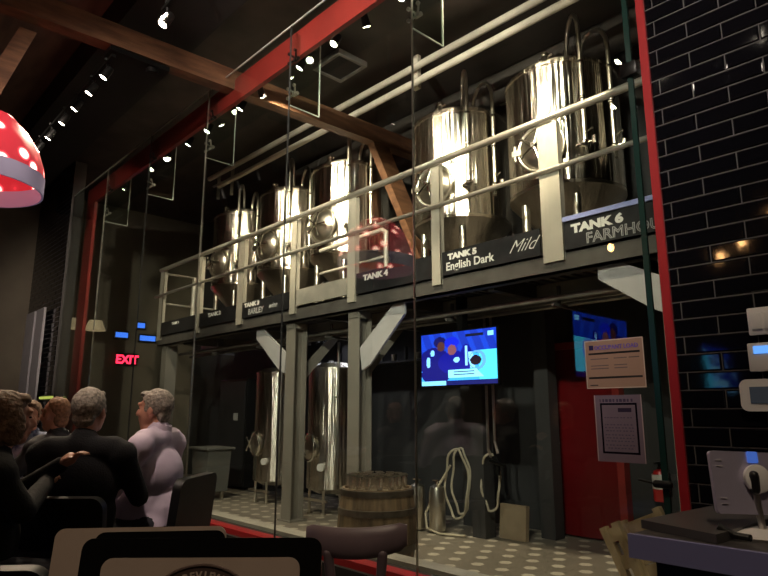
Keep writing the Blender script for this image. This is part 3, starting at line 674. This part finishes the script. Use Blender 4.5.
for q,tg,p in(((-1.5,-.6,5.0),(-5.8,4.6,2.0),240),((-.2,-1.0,5.0),(-2.6,4.6,2.6),300),((-3.2,-.9,5.0),(-7.5,4.6,2.6),300),((-1.2,-1.3,5.2),(-4.2,4.6,3.6),330),((-2.4,-.5,4.85),(-5.2,5.0,5.5),650),((-.6,-.3,4.85),(-2.4,5.0,5.5),260)): spot(q,tg,p*S,46,.8,(1,.86,.72));dup(h0,(q[0],q[1]+.02,q[2]+.10),math.radians(20),'fill spotlight added behind the viewer, aimed %s'%('at the near end of the cream pipes' if q[0]>-.7 and q[0]<-.5 else 'at the nearest sign' if q[0]>-.5 else 'at the far deck' if q[0]<-3 else 'at the grey columns' if -2<q[0]<-1.4 else 'at the hand rail' if q[2]>5.1 else 'at the cream pipes'),'added fill spotlights')  # unseen spots and heads added to brighten columns, rail, deck and pipes
spot((.6,-.2,5.5),(-.3,1.6,1),260,50)
spot((-6.2,.7,4.7),(-10.2,3.1,3.6),700,44,.8,(1,.84,.68));dup(h0,(-6.2,.7,4.8),math.radians(60),'fill spotlight added beside the red dome lamp, aimed at the far red post','added fill spotlights')  # spot and head added to brighten the far red post and beam
spot((-2.6,.2,4.9),(-3.80,1.50,1.15),300,17,.6,(1,.80,.68));dup(h0,(-2.6,.2,5.0),math.radians(40),'fill spotlight added for the seated person in the lavender shirt','added fill spotlights')  # spot and head added to brighten the lavender shirt and face
area((-7.5,5.9,2.45),(-7.5,5.3,0),5,2.0,.10,(.9,.85,1))
# pendant bulbs on the dining side (they show as orange sparks in the tiles)
def pend(label,loc):
    t=thing('pendant_bulb',label,'pendant lamp',loc,0,'bare pendant bulbs over the dining room');kw=dict(parent=t,world=False)
    obj('globe',MB().ell((0,0,0),(.035,.035,.05),n=16),M['bulb'],**kw);obj('socket',MB().cyl((0,0,.055),(0,0,.12),.022),M['blackm'],**kw)
    obj('cord',MB().cyl((0,0,.12),(0,0,CEIL-loc[2]-.002),.005,n=6),M['black'],**kw);return t
p0=pend('warm pendant bulb hanging behind the host counter',(-1.9,-.6,2.95))
for l,q in(('warm pendant bulb hung highest over the dining room',(-1.75,-1.3,3.5)),('warm pendant bulb hung near the large television',(-2.6,-2.2,3.2)),('warm pendant bulb hung at the back of the dining room',(-1.2,-3.4,2.9)),('warm pendant bulb hung over the middle of the dining room',(-3.4,-.9,3.3))): 
    o=dup(p0,q,0,l)
pass
# big red dome lamp
def redmat():
    m=mat('glowing_red_shade',(.5,.03,.05),.5);nt=m.node_tree;N=nt.nodes;L=nt.links;b=N['Principled BSDF']
    tc=N.new('ShaderNodeTexCoord');v=N.new('ShaderNodeTexVoronoi');v.inputs['Scale'].default_value=6.5;v.inputs['Randomness'].default_value=.75
    L.new(tc.outputs['Object'],v.inputs['Vector']);cr=N.new('ShaderNodeValToRGB');e=cr.color_ramp.elements
    e[0].position=.18;e[0].color=(1,.62,.45,1);e[1].position=.50;e[1].color=(.60,.018,.035,1);x=cr.color_ramp.elements.new(.34);x.color=(.85,.05,.07,1)
    L.new(v.outputs['Distance'],cr.inputs[0]);L.new(cr.outputs[0],b.inputs['Emission Color']);r2=N.new('ShaderNodeMapRange');r2.inputs[1].default_value=.16;r2.inputs[2].default_value=.40;r2.inputs[3].default_value=8;r2.inputs[4].default_value=.42;L.new(v.outputs['Distance'],r2.inputs[0]);L.new(r2.outputs[0],b.inputs['Emission Strength']);return m
lc=gp(4.75,-3.35,3.27);lp=thing('red_dome_lamp','big glowing red dome lamp with white spots and pale rim, left edge','lamp',lc)
kw=dict(parent=lp,world=False)
obj('shade',MB().lathe([(.50,0),(.50,.03),(.485,.12),(.44,.25),(.36,.38),(.24,.50),(.10,.57),(0,.59)],n=64),redmat(),**kw)
obj('rim',MB().lathe([(.505,.02),(.505,-.13),(.49,-.13),(.49,.02)],n=64),mat('pale_lavender_rim',(.40,.36,.50),.5,emis=(.5,.4,.7),es=.10),**kw)
obj('cord',MB().cyl((0,0,.58),(0,0,CEIL-lc.z-.002),.01,n=8),M['black'],**kw)
# ---------------------------------------------------------------- far left
t=thing('exit_sign','small red lit EXIT sign on the far left wall beyond the glass','sign',(XL,4.9,2.4))
obj('sign_box',MB().box(XL+.002,XL+.07,4.72,5.16,2.32,2.58),M['black'],t,False)
me=textmesh('EXIT',.25,bold=.008,sx=.92,align='CENTER');me.transform(Matrix.Translation((XL+.075,4.94,2.36))@Euler((PI/2,0,PI/2)).to_matrix().to_4x4());obj('lettering',me,M['exitred'],t,False)
for k,(y,z,w,l) in enumerate(((4.80,2.96,.26,'glowing stand-in for a reflected blue screen above the EXIT sign, left of two'),(5.36,2.93,.34,'glowing stand-in for a reflected blue screen above the EXIT sign, right of two'),(5.2,3.2,.16,'tiny upper glowing stand-in for a reflected blue screen above the EXIT sign'))):
    t=thing('screen_reflection',l,'screen',(XL,y,z),0,'stand-ins for blue screen reflections')  # glowing boxes stand in for dining screens mirrored in the glass
    obj('housing',MB().box(XL+.002,XL+.04,y-w/2-.02,y+w/2+.02,z-.09,z+.09),M['black'],t,False)
    obj('display',MB().box(XL+.04,XL+.045,y-w/2,y+w/2,z-.055,z+.055),M['bluerefl'],t,False)
t=thing('wall_panel','pair of tall pale panels leaning on the black tiles left of the glass','panel',(-12.5,2.9,0))
obj('board',MB().box(-13.05,-12.5,2.90,2.94,DF,3.16),M['panel'],t,False);obj('board',MB().box(-12.36,-11.9,2.90,2.94,DF,3.16),M['panel'],t,False)
t=thing('strip_light','short lime strip light low on the wall past the red post','light',(-11.3,2.6,1.55))
obj('tube_cover',MB().box(-11.6,-10.9,2.90,2.93,1.56,1.60),M['limebar'],t,False);obj('backplate',MB().box(-11.62,-10.88,2.93,2.95,1.54,1.62),M['blackm'],t,False)
t=thing('lamp_reflection','glowing cream shade standing in for a pendant reflection in the far end glass, nearer of a pair','lamp',(-12.9,4.1,0))  # pendants mirrored in the glass, built as glowing shades beyond it
obj('shade',MB().lathe([(.20,2.95),(.12,3.15),(.11,3.15),(.19,2.95)],(-12.9,4.1,0),24),M['cream'],t);obj('stem',MB().cyl((-12.9,4.1,3.15),(-12.9,4.1,CEIL-.002),.01,n=8),M['black'],t)
dup(t,(-12.9,3.7,0),0,'glowing cream shade standing in for a pendant reflection in the far end glass, farther of a pair')
# ---------------------------------------------------------------- wall controls
t=thing('light_switch','pale light switch plate on the black tiles, topmost of three controls','switch',(-.80,2.99,1.73))
obj('plate',MB().box(-.868,-.745,2.978,2.992,1.676,1.795,.005),M['white'],t);obj('rocker',MB().box(-.85,-.81,2.968,2.979,1.70,1.772,.003),M['white'],t);obj('rocker',MB().box(-.80,-.76,2.968,2.979,1.70,1.772,.003),M['white'],t)
t=thing('room_controller','white wall controller with a lit display between switch and thermostat','controller',(-.80,2.99,1.58))
obj('case',MB().box(-.88,-.72,2.970,2.992,1.52,1.642,.006),M['white'],t);obj('display',MB().box(-.855,-.75,2.966,2.971,1.595,1.628),emit('controller_display',(.12,.35,.9),1.2),t,False)
t=thing('thermostat','white rounded thermostat with grey screen, lowest of three controls','thermostat',(-.80,2.99,1.42))
obj('case',MB().rrect(.20,.135,.03,.03,Matrix.Translation((-.825,2.977,1.42))),M['white'],t);obj('display',MB().box(-.885,-.765,2.958,2.963,1.385,1.455),M['screen'],t,False)
# ---------------------------------------------------------------- host counter
cz=1.05
t=thing('host_counter','dark host counter with steel blue edge below the black tiles','counter',(.0,2.0,DF))
obj('worktop',MB().box(-.775,.9,1.575,2.45,cz-.04,cz),M['counter'],t,False)
obj('front_edge',MB().box(-.78,.9,1.56,1.575,cz-.055,cz+.001),M['cedge'],t,False)
obj('cabinet',MB().box(-.74,.86,1.62,2.40,DF,cz-.04),M['black'],t,False)
obj('handle',MB().cap((-.66,1.60,.93),(-.60,1.60,.93),.008),M['satin'],t)
solo('counter_pad',MB().prism([(-.79,1.66),(-.58,1.59),(-.56,1.98),(-.74,2.22)],cz+.001,cz+.022,'Z'),M['counter'],'flat dark grey pad lying on the left end of the host counter','pad')
solo('small_cable',MB().tube([(-.60,1.66,cz+.03),(-.57,1.67,cz+.012),(-.53,1.66,cz+.012)],.008),M['black'],'short black cable end beside the tablet stand base','cable')
q=gp(1.62,0);rz=face(Vector((.12,1,0)))
tc_=gp(1.60,.932,cz);rz=face(FW*.98+RT*-.10)
t=thing('tablet_stand','silver tablet on a round white stand, its back to the viewer, on the counter','tablet',tc_,rz);kw=dict(parent=t,world=False)
obj('stand_base',MB().lathe([(0,0),(.085,0),(.088,.006),(.078,.014),(.02,.018),(0,.018)],n=40),M['white'],**kw)
obj('stand_pole',MB().cyl((0,0,.015),(-.012,0,.14),.0085,n=14),M['satin'],**kw)
obj('stand_neck',MB().cap((-.012,-.004,.11),(-.014,-.008,.145),.012,n=10),M['black'],**kw)
tm=Matrix.Translation((.0,.012,.125))@Matrix.Rotation(math.radians(2.5),4,'Y')@Matrix.Rotation(math.radians(-8),4,'X')
obj('stand_disc',(lambda b:(bmesh.ops.transform(b.b,matrix=tm@Matrix.Translation((0,-.012,.01))@Matrix.Rotation(PI/2,4,'X'),verts=b.b.verts),b)[1])(MB().lathe([(0,-.004),(.034,-.004),(.034,.006),(.026,.01),(0,.01)],n=32)),M['white'],**kw)
tb=obj('tablet_case',MB().rrect(.225,.150,.010,.012,tm),M['silver'],**kw)
obj('case_clip',MB().box(-.012,.012,-.012,-.002,-.012,.012,.003).b and (lambda b:(bmesh.ops.transform(b.b,matrix=tm@Matrix.Translation((.0,0,.062)),verts=b.b.verts),b)[1])(MB().box(-.014,.014,-.011,-.004,-.014,.014,.003)),emit('blue_clip_glare',(.08,.20,.75),.5),**kw)  # blue glare on the clip put in as emission
for sx,sz in((-1,1),(-1,-1),(1,1),(1,-1)):
    obj('corner_slot',(lambda b:(bmesh.ops.transform(b.b,matrix=tm,verts=b.b.verts),b)[1])(MB().box(sx*.092-.008,sx*.092+.008,-.0085,-.005,sz*.045+.006,sz*.045+.0075).box(sx*.092-.008,sx*.092+.008,-.0085,-.005,sz*.045-.0075,sz*.045-.006)),M['white'],**kw)
obj('screen_bezel',(lambda b:(bmesh.ops.transform(b.b,matrix=tm@Matrix.Translation((0,.0085,0)),verts=b.b.verts),b)[1])(MB().rrect(.222,.147,.009,.004)),M['gloss'],**kw)
# ---------------------------------------------------------------- foreground table with menu boards
tp=gp(1.18,-.30,0);trz=face(FW)
t=thing('dining_table','dark table in the foreground holding two menu boards','table',(tp.x,tp.y,DF),trz);kw=dict(parent=t,world=False)
obj('tabletop',MB().box(-.42,.42,-.35,.35,.70,.735,.005),M['tableblk'],**kw)
obj('pedestal',MB().cyl((0,0,.03),(0,0,.70),.035),M['blackm'],**kw);obj('base_plate',MB().cyl((0,0,0),(0,0,.03),.24,.20,n=32),M['blackm'],**kw)
def menu(label,f,r,z0,zt,w,outer,inner,rz,ins,logo=False):
    p=gp(f,r,z0);h=zt-z0;t=thing('menu_board',label,'menu board',p,rz);kw=dict(parent=t,world=False)
    T=Matrix.Rotation(math.radians(-10),4,'X')
    def X(b,mx=Matrix()): bmesh.ops.transform(b.b,matrix=T@mx,verts=b.b.verts);return b
    obj('board',X(MB().rrect(w,h,.018,.010),Matrix.Translation((0,0,h/2))),outer,**kw)
    obj('inset_sheet',X(MB().rrect(w-ins[0]-ins[1],h-ins[2],.018,.003),Matrix.Translation(((ins[0]-ins[1])/2,-.0062,h/2-ins[2]/2))),inner,**kw)
    obj('prop_foot',X(MB().box(-.05,.05,.005,.009,0,h*.6)).box(-.05,.05,.0,.11,0,.006),M['black'],**kw)
    if logo:
        c=Matrix.Translation((.005,-.0085,h-ins[2]-.010-.105))
        lg=obj('round_logo',X(MB().cyl((0,.001,0),(0,-.0005,0),.105,n=48),c),mat('logo_brown',(.06,.035,.03),.5),**kw)
        obj('logo_ring',X(MB().ring((0,0,0),.104,.0026,n=56,m=6),c),mat('logo_ring_ink',(.12,.08,.07),.5),parent=lg,world=False)
        for k,ch in enumerate('REVIEW'):
            a=math.radians(90+17-6.8*k);me=textmesh(ch,.0165,bold=.0005,ext=.0004,align='CENTER')
            me.transform(T@c@Matrix.Translation((.083*math.cos(a),-.0012,.083*math.sin(a)))@Matrix.Rotation(-(a-PI/2),4,'Y')@Euler((PI/2,0,0)).to_matrix().to_4x4());obj('logo_letter',me,mat('logo_cream',(.42,.33,.27),.6) if k==0 else bpy.data.materials['logo_cream'],parent=lg,world=False)
    return t
tt=DF+.735
menu('pale board with rounded corners standing behind the logo menu board',1.22,-.465,tt,1.134,.32,M['paper'],M['gloss'],face(FW*1+RT*-.10),(.075,0,.008))
menu('black menu board with cream rounded panel and round logo in the foreground',1.04,-.300,tt,1.148,.395,M['gloss'],M['paper'],face(FW*1+RT*-.02),(.037,.035,.030),True)
# foreground wooden chair
cp_=gp(2.42,-.105,DF);rz=face(FW*.95+RT*.1)
t=thing('wooden_chair','purple-grey wooden chair with curved top rail before the barrel','chair',cp_,rz);kw=dict(parent=t,world=False)
pr=[]
mb=MB();n=14;prev=None
for i in range(n+1):
    u=i/n*2-1;x=.19*u;y=.035*(1-u*u)*-1+.02;hh=.056-.008*u*u;zc=.755+.022*u*u+.006*u;e=.024
    ring=[mb.b.verts.new((x,y+e*math.cos(a)*(1 if abs(u)<.99 else .6),zc+hh*math.sin(a)*(1 if abs(u)<.99 else .75))) for a in[2*PI*j/14 for j in range(14)]]
    if prev:
        for j in range(14): mb.b.faces.new((prev[j],prev[(j+1)%14],ring[(j+1)%14],ring[j]))
    else: mb.b.faces.new(ring)
    prev=ring
mb.b.faces.new(prev[::-1]);obj('top_rail',mb,M['chairwood'],**kw)
for x in(-.075,.075): obj('back_spindle',MB().cap((x*1.35,-.01,.72),(x*1.0,.04,.44),.019,.017),M['chairwood'],**kw)
obj('seat',MB().rrect(.40,.40,.06,.035,Matrix.Translation((0,.20,.44))@Matrix.Rotation(PI/2,4,'X')),M['chairwood'],**kw)
for x,y in((-.16,.05),(.16,.05),(-.16,.36),(.16,.36)): obj('leg',MB().cap((x,y,.43),(x*1.15,y+(.02 if y>.2 else -.03),.016),.019,.014),M['chairwood'],**kw)
# ---------------------------------------------------------------- people
def chair(label,loc,rz,h=.88,w=.46):
    t=thing('dining_chair',label,'chair',loc,rz,'black upholstered chairs');kw=dict(parent=t,world=False)
    obj('seat',MB().box(-w/2,w/2,-.20,.24,.40,.46,.02),M['vinyl'],**kw)
    obj('backrest',MB().rrect(w,h-.50,.06,.05,Matrix.Translation((0,-.25,(h+.50)/2))@Matrix.Rotation(math.radians(6),4,'X')),M['vinyl'],**kw)
    for x,y in((-w/2+.03,-.22),(w/2-.03,-.22),(-w/2+.03,.20),(w/2-.03,.20)): obj('leg',MB().cap((x,y,.52 if y<0 else .42),(x*1.05,y*1.1,.014),.017,.013,8),M['blackm'],**kw)
    return t
def person(label,loc,rz,shirt,hair,hz=1.24,wide=1.0,arms=None,hairstyle='short',turn=0,lean=.04,belly=0,legs=True,neck=.145):
    t=thing('person',label,'person',loc,rz);kw=dict(parent=t,world=False)
    V=Vector;ps=V((0,-.04,.56));H=V((0,lean,hz));ch=V((0,lean*.4-.02,.86+(hz-1.24)));nk=V((0,lean*.7-.02,hz-neck));sw=.175*wide
    arms=arms or {-1:((-.27,.12,.78),(-.12,.38,.80)),1:((.27,.12,.78),(.12,.38,.80))}
    def torso(b,g,full):
        b.cap(ps,ps+V((0,.0,.10)),.13*wide+g,.13*wide+g).cap(ps+V((.07*wide,0,0)),ps+V((-.07*wide,0,0)),.12+g)
        b.ell((ps+ch)/2+V((0,.03+belly*.5,0)),(.155*wide+g,.12+belly+g,.20+g));b.ell(ch,(.165*wide+g,.115+g+belly*.4,.17+g))
        b.cap(nk+V((-sw*.78,-.01,-.055)),nk+V((sw*.78,-.01,-.055)),.062+g,.062+g);b.cap(nk+V((0,-.01,-.04)),nk+V((0,-.005,.005)),.075+g,.058+g)
        for s in(-1,1): b.ell(nk+V((s*sw,-.01,-.085)),.068+g)
    def arm(b,g,hand):
        for s in(-1,1):
            e,w=map(V,arms[s]);sh=nk+V((s*sw,-.01,-.09))
            b.cap(sh,e,.055*math.sqrt(wide)+g,.044+g);b.cap(e,w,.042+g,.030+g)
            if hand:
                d=(w-e).normalized();sd=d.cross(V((0,0,1))).normalized()
                if sd.length<.1: sd=V((1,0,0))
                up=sd.cross(d).normalized();pm_=w+d*.055
                b.cap(w,pm_,.026,.030);b.cap(pm_-sd*.022,pm_+sd*.022,.019)
                for k,ln in zip((-1.5,-.5,.5,1.5),(.055,.07,.074,.062)):
                    r0=pm_+d*.02+sd*.0185*k;m_=r0+d*ln*.55-up*.004;b.cap(r0,m_,.0095,.009,8);b.cap(m_,m_+d*ln*.35-up*ln*.35,.009,.0078,8)
                tb_=w+d*.02-sd*s*.022;b.cap(tb_,tb_+d*.035-sd*s*.028,.012,.010,8);b.cap(tb_+d*.035-sd*s*.028,tb_+d*.062-sd*s*.030-up*.008,.010,.0085,8)
    def lg(b,g):
        for s in(-1,1):
            hp=ps+V((s*.09*wide,0,0));kn=V((s*.13,.42,.50));an=V((s*.12,.44,.10))
            b.cap(hp,kn,.085*wide+g,.060+g);b.cap(kn,an,.056+g,.038+g)
    Q=Matrix.Translation(H)@Matrix.Rotation(turn,4,'Z')
    def hp_(b,fn):
        old=set(b.b.verts);fn(b);bmesh.ops.transform(b.b,matrix=Q,verts=[v for v in b.b.verts if v not in old])
    def headf(b):
        fw_=1+.10*(wide-1)/.15
        b.ell((0,-.015,.030),(.076,.094,.088));b.ell((0,.022,-.030),(.064*fw_,.066,.088));b.ell((0,.040,-.080),(.048*fw_,.046,.036));b.ell((0,.062,-.095),(.022,.020,.018))
        b.cap((0,.086,.012),(0,.108,-.026),.011,.014,10);b.ell((-.011,.096,-.030),.010,n=10);b.ell((.011,.096,-.030),.010,n=10)
        b.ell((0,.082,.034),(.052,.016,.013));b.ell((0,.087,-.056),(.025,.012,.007));b.ell((0,.085,-.067),(.022,.012,.008))
        for s in(-1,1): b.ell((s*.040,.060,-.025),(.024,.024,.024));b.ell((s*.076,-.008,-.010),(.010,.019,.032),rot=(.15,0,0));b.ell((s*.030,.078,.006),(.014,.010,.008))
    body=MB();torso(body,-.004,1);arm(body,-.004,True);body.cap(nk,H+V((0,-.015,-.06)),.056,.055)
    if belly: body.ell(H+V((0,.025,-.105)),(.055,.055,.04))
    lg(body,-.004) if legs else None
    for s in(-1,1): body.cap(V((s*.12,.44,.08)),V((s*.13,.55,.04)),.034,.028)
    hp_(body,headf)
    obj('body',remesh(body,.0085,2),M['skin'],**kw)
    for s in(-1,1):
        e=MB().ell((s*.030,.0805,.006),(.0125,.008,.0055),n=12);bmesh.ops.transform(e.b,matrix=Q,verts=e.b.verts);obj('eye',e,M['eye'],**kw)
    sh=MB();torso(sh,.010,1);arm(sh,.009,False)
    top=obj('shirt',remesh(sh,.013,3,.004 if shirt is not M['knit'] else .002,9),shirt,**kw)
    if shirt in(M['lshirt'],M['greyshirt'],M['plaid']):
        c=MB().lathe([(.068,-.02),(.076,.0),(.062,.045),(.055,.045),(.066,0)],n=28);bmesh.ops.transform(c.b,matrix=Matrix.Translation(nk+V((0,-.012,.0)))@Matrix.Rotation(.30,4,'X'),verts=c.b.verts);obj('collar',c,shirt,**kw)
    if legs:
        tr=MB();lg(tr,.008);tr.cap(ps+V((.07*wide,0,0)),ps+V((-.07*wide,0,0)),.130);obj('trousers',remesh(tr,.015,3),M['trouser'],**kw)
        for s in(-1,1): obj('shoe',remesh(MB().cap(V((s*.12,.42,.05)),V((s*.13,.58,.038)),.048,.040).box(s*.12-.045,s*.12+.045,.38,.62,0.002,.03),.012,2),M['shoe'],**kw)
    hb=MB();n0=0
    if hairstyle=='long':
        hb.ell((0,-.022,.028),(.092,.108,.102));bmesh.ops.bisect_plane(hb.b,geom=hb.b.verts[:]+hb.b.edges[:]+hb.b.faces[:],plane_co=(0,.055,.05),plane_no=V((0,1,-.45)).normalized(),clear_outer=True)
        bmesh.ops.holes_fill(hb.b,edges=hb.b.edges[:]);hb.ell((0,-.045,-.065),(.085,.062,.085));
        for s in(-1,1): hb.ell((s*.074,.012,-.035),(.022,.05,.085))
        hb.ell((0,.050,.085),(.062,.035,.030))
    else:
        g={'short':1.0,'thin':.975}[hairstyle]
        hb.ell((0,-.018,.034),(.084*g,.103*g,.095*g));bmesh.ops.bisect_plane(hb.b,geom=hb.b.verts[:]+hb.b.edges[:]+hb.b.faces[:],plane_co=(0,.060,.070) if hairstyle=='short' else (0,-.01,.07),plane_no=V((0,.78,-.62)).normalized(),clear_outer=True)
        bmesh.ops.holes_fill(hb.b,edges=hb.b.edges[:])
        hb.ell((0,-.062,-.035),(.060,.036,.055))
        for s in(-1,1): hb.ell((s*.073,.012,.012),(.010,.020,.034))
        if hairstyle=='short': hb.ell((0,.055,.092),(.055,.034,.020))
    bmesh.ops.transform(hb.b,matrix=Q,verts=hb.b.verts);hm=remesh(hb,.006,2,.004,60);obj('hair',hm,hair,**kw)
    return t
def seat_at(f,r): return gp(f,r,DF)
P2=seat_at(3.35,-1.59);P3=seat_at(3.85,-1.38);P1=seat_at(2.80,-1.72);P5=seat_at(4.45,-2.30);P4=seat_at(5.2,-2.92)
rz=face(FW*1+RT*-.02)
person('grey-haired person seen from behind in a black sweater',P2,rz,M['knit'],M['hairgrey'],hz=1.235,wide=1.2)
chair('black chair holding the grey-haired person in the black sweater',P2,rz,.83,.50)
rz=face(RT*-1+FW*.12)
person('heavy person in a lavender shirt with grey hair, facing left',P3,rz,M['lshirt'],M['hairgrey'],hz=1.245,wide=1.22,belly=.055,lean=.03,neck=.125,arms={-1:((-.28,.10,.80),(-.08,.34,.86)),1:((.30,.06,.78),(.12,.34,.84))})
chair('black chair behind the person in the lavender shirt',P3,rz,.86,.52)
rz=face(RT*.75+FW*.65)
person('person with chin-length light brown hair in black, at the left edge, hands raised',P1,rz,M['knit'],M['hairbrown'],hz=1.20,wide=1.0,hairstyle='long',arms={-1:((-.24,.14,.84),(-.10,.30,.98)),1:((.20,.10,.82),(-.08,.24,.90))})
chair('black chair at the left edge under the brown-haired person',P1,rz,.80)
rz=face(RT*-1+FW*.35)
person('balding ginger-haired person in dark grey facing away left, across the table',P5,rz,M['greyshirt'],M['hairred'],hz=1.21,hairstyle='thin')
chair('black chair under the balding person across the table',P5,rz,.80)
rz=face(FW*-1+RT*.25)
person('person in a blue and white patterned shirt facing the viewer, farthest at the table',P4,rz,M['plaid'],M['hairbrown'],hz=1.20)
chair('black chair under the person in the patterned shirt',P4,rz,.80)
tp=gp(4.05,-2.0,DF)
t=thing('dining_table','small dark table ringed by the seated people','table',tp,face(FW));kw=dict(parent=t,world=False)
obj('tabletop',MB().cyl((0,0,.71),(0,0,.74),.36,n=48),M['tableblk'],**kw);obj('pedestal',MB().cyl((0,0,.03),(0,0,.71),.035),M['blackm'],**kw);obj('base_plate',MB().cyl((0,0,0),(0,0,.03),.22,n=32),M['blackm'],**kw)
solo('phone',MB().box(-.04,.04,-.075,.075,0,.008,.002),emit('phone_screen',(.7,.8,1),2.5),'lit phone lying on the table between the seated people','phone',loc=gp(4.02,-1.97,DF+.742),rz=.4)
chair('empty black chair in the left foreground, its back a dark block before the glass',gp(2.35,-.86,DF),face(FW*1+RT*-.35),.80,.44)
chair('empty black chair in the near left corner of the foreground',gp(2.15,-1.22,DF),face(FW*1+RT*-.1),.79,.46)
# ---------------------------------------------------------------- camera, world, view
cam=bpy.data.cameras.new('camera');cam.sensor_width=36;cam.lens=36*615/768;cam.clip_start=.02
co=bpy.data.objects.new('camera',cam);C.objects.link(co);co.location=(0,0,EYE);co.rotation_euler=(PI/2+math.atan(.2016),0,math.atan2(FW.y,FW.x)-PI/2);sc.camera=co
w=bpy.data.worlds.new('world');sc.world=w;w.use_nodes=True;bg=w.node_tree.nodes['Background'];bg.inputs[0].default_value=(.5,.42,.35,1);bg.inputs[1].default_value=.05
sc.view_settings.view_transform='Standard';sc.view_settings.look='None';sc.view_settings.gamma=1;sc.view_settings.exposure=0;sc.view_settings.use_curve_mapping=False
sc.cycles.max_bounces=10;sc.cycles.transparent_max_bounces=24;sc.cycles.use_denoising=True;sc.cycles.sample_clamp_indirect=4
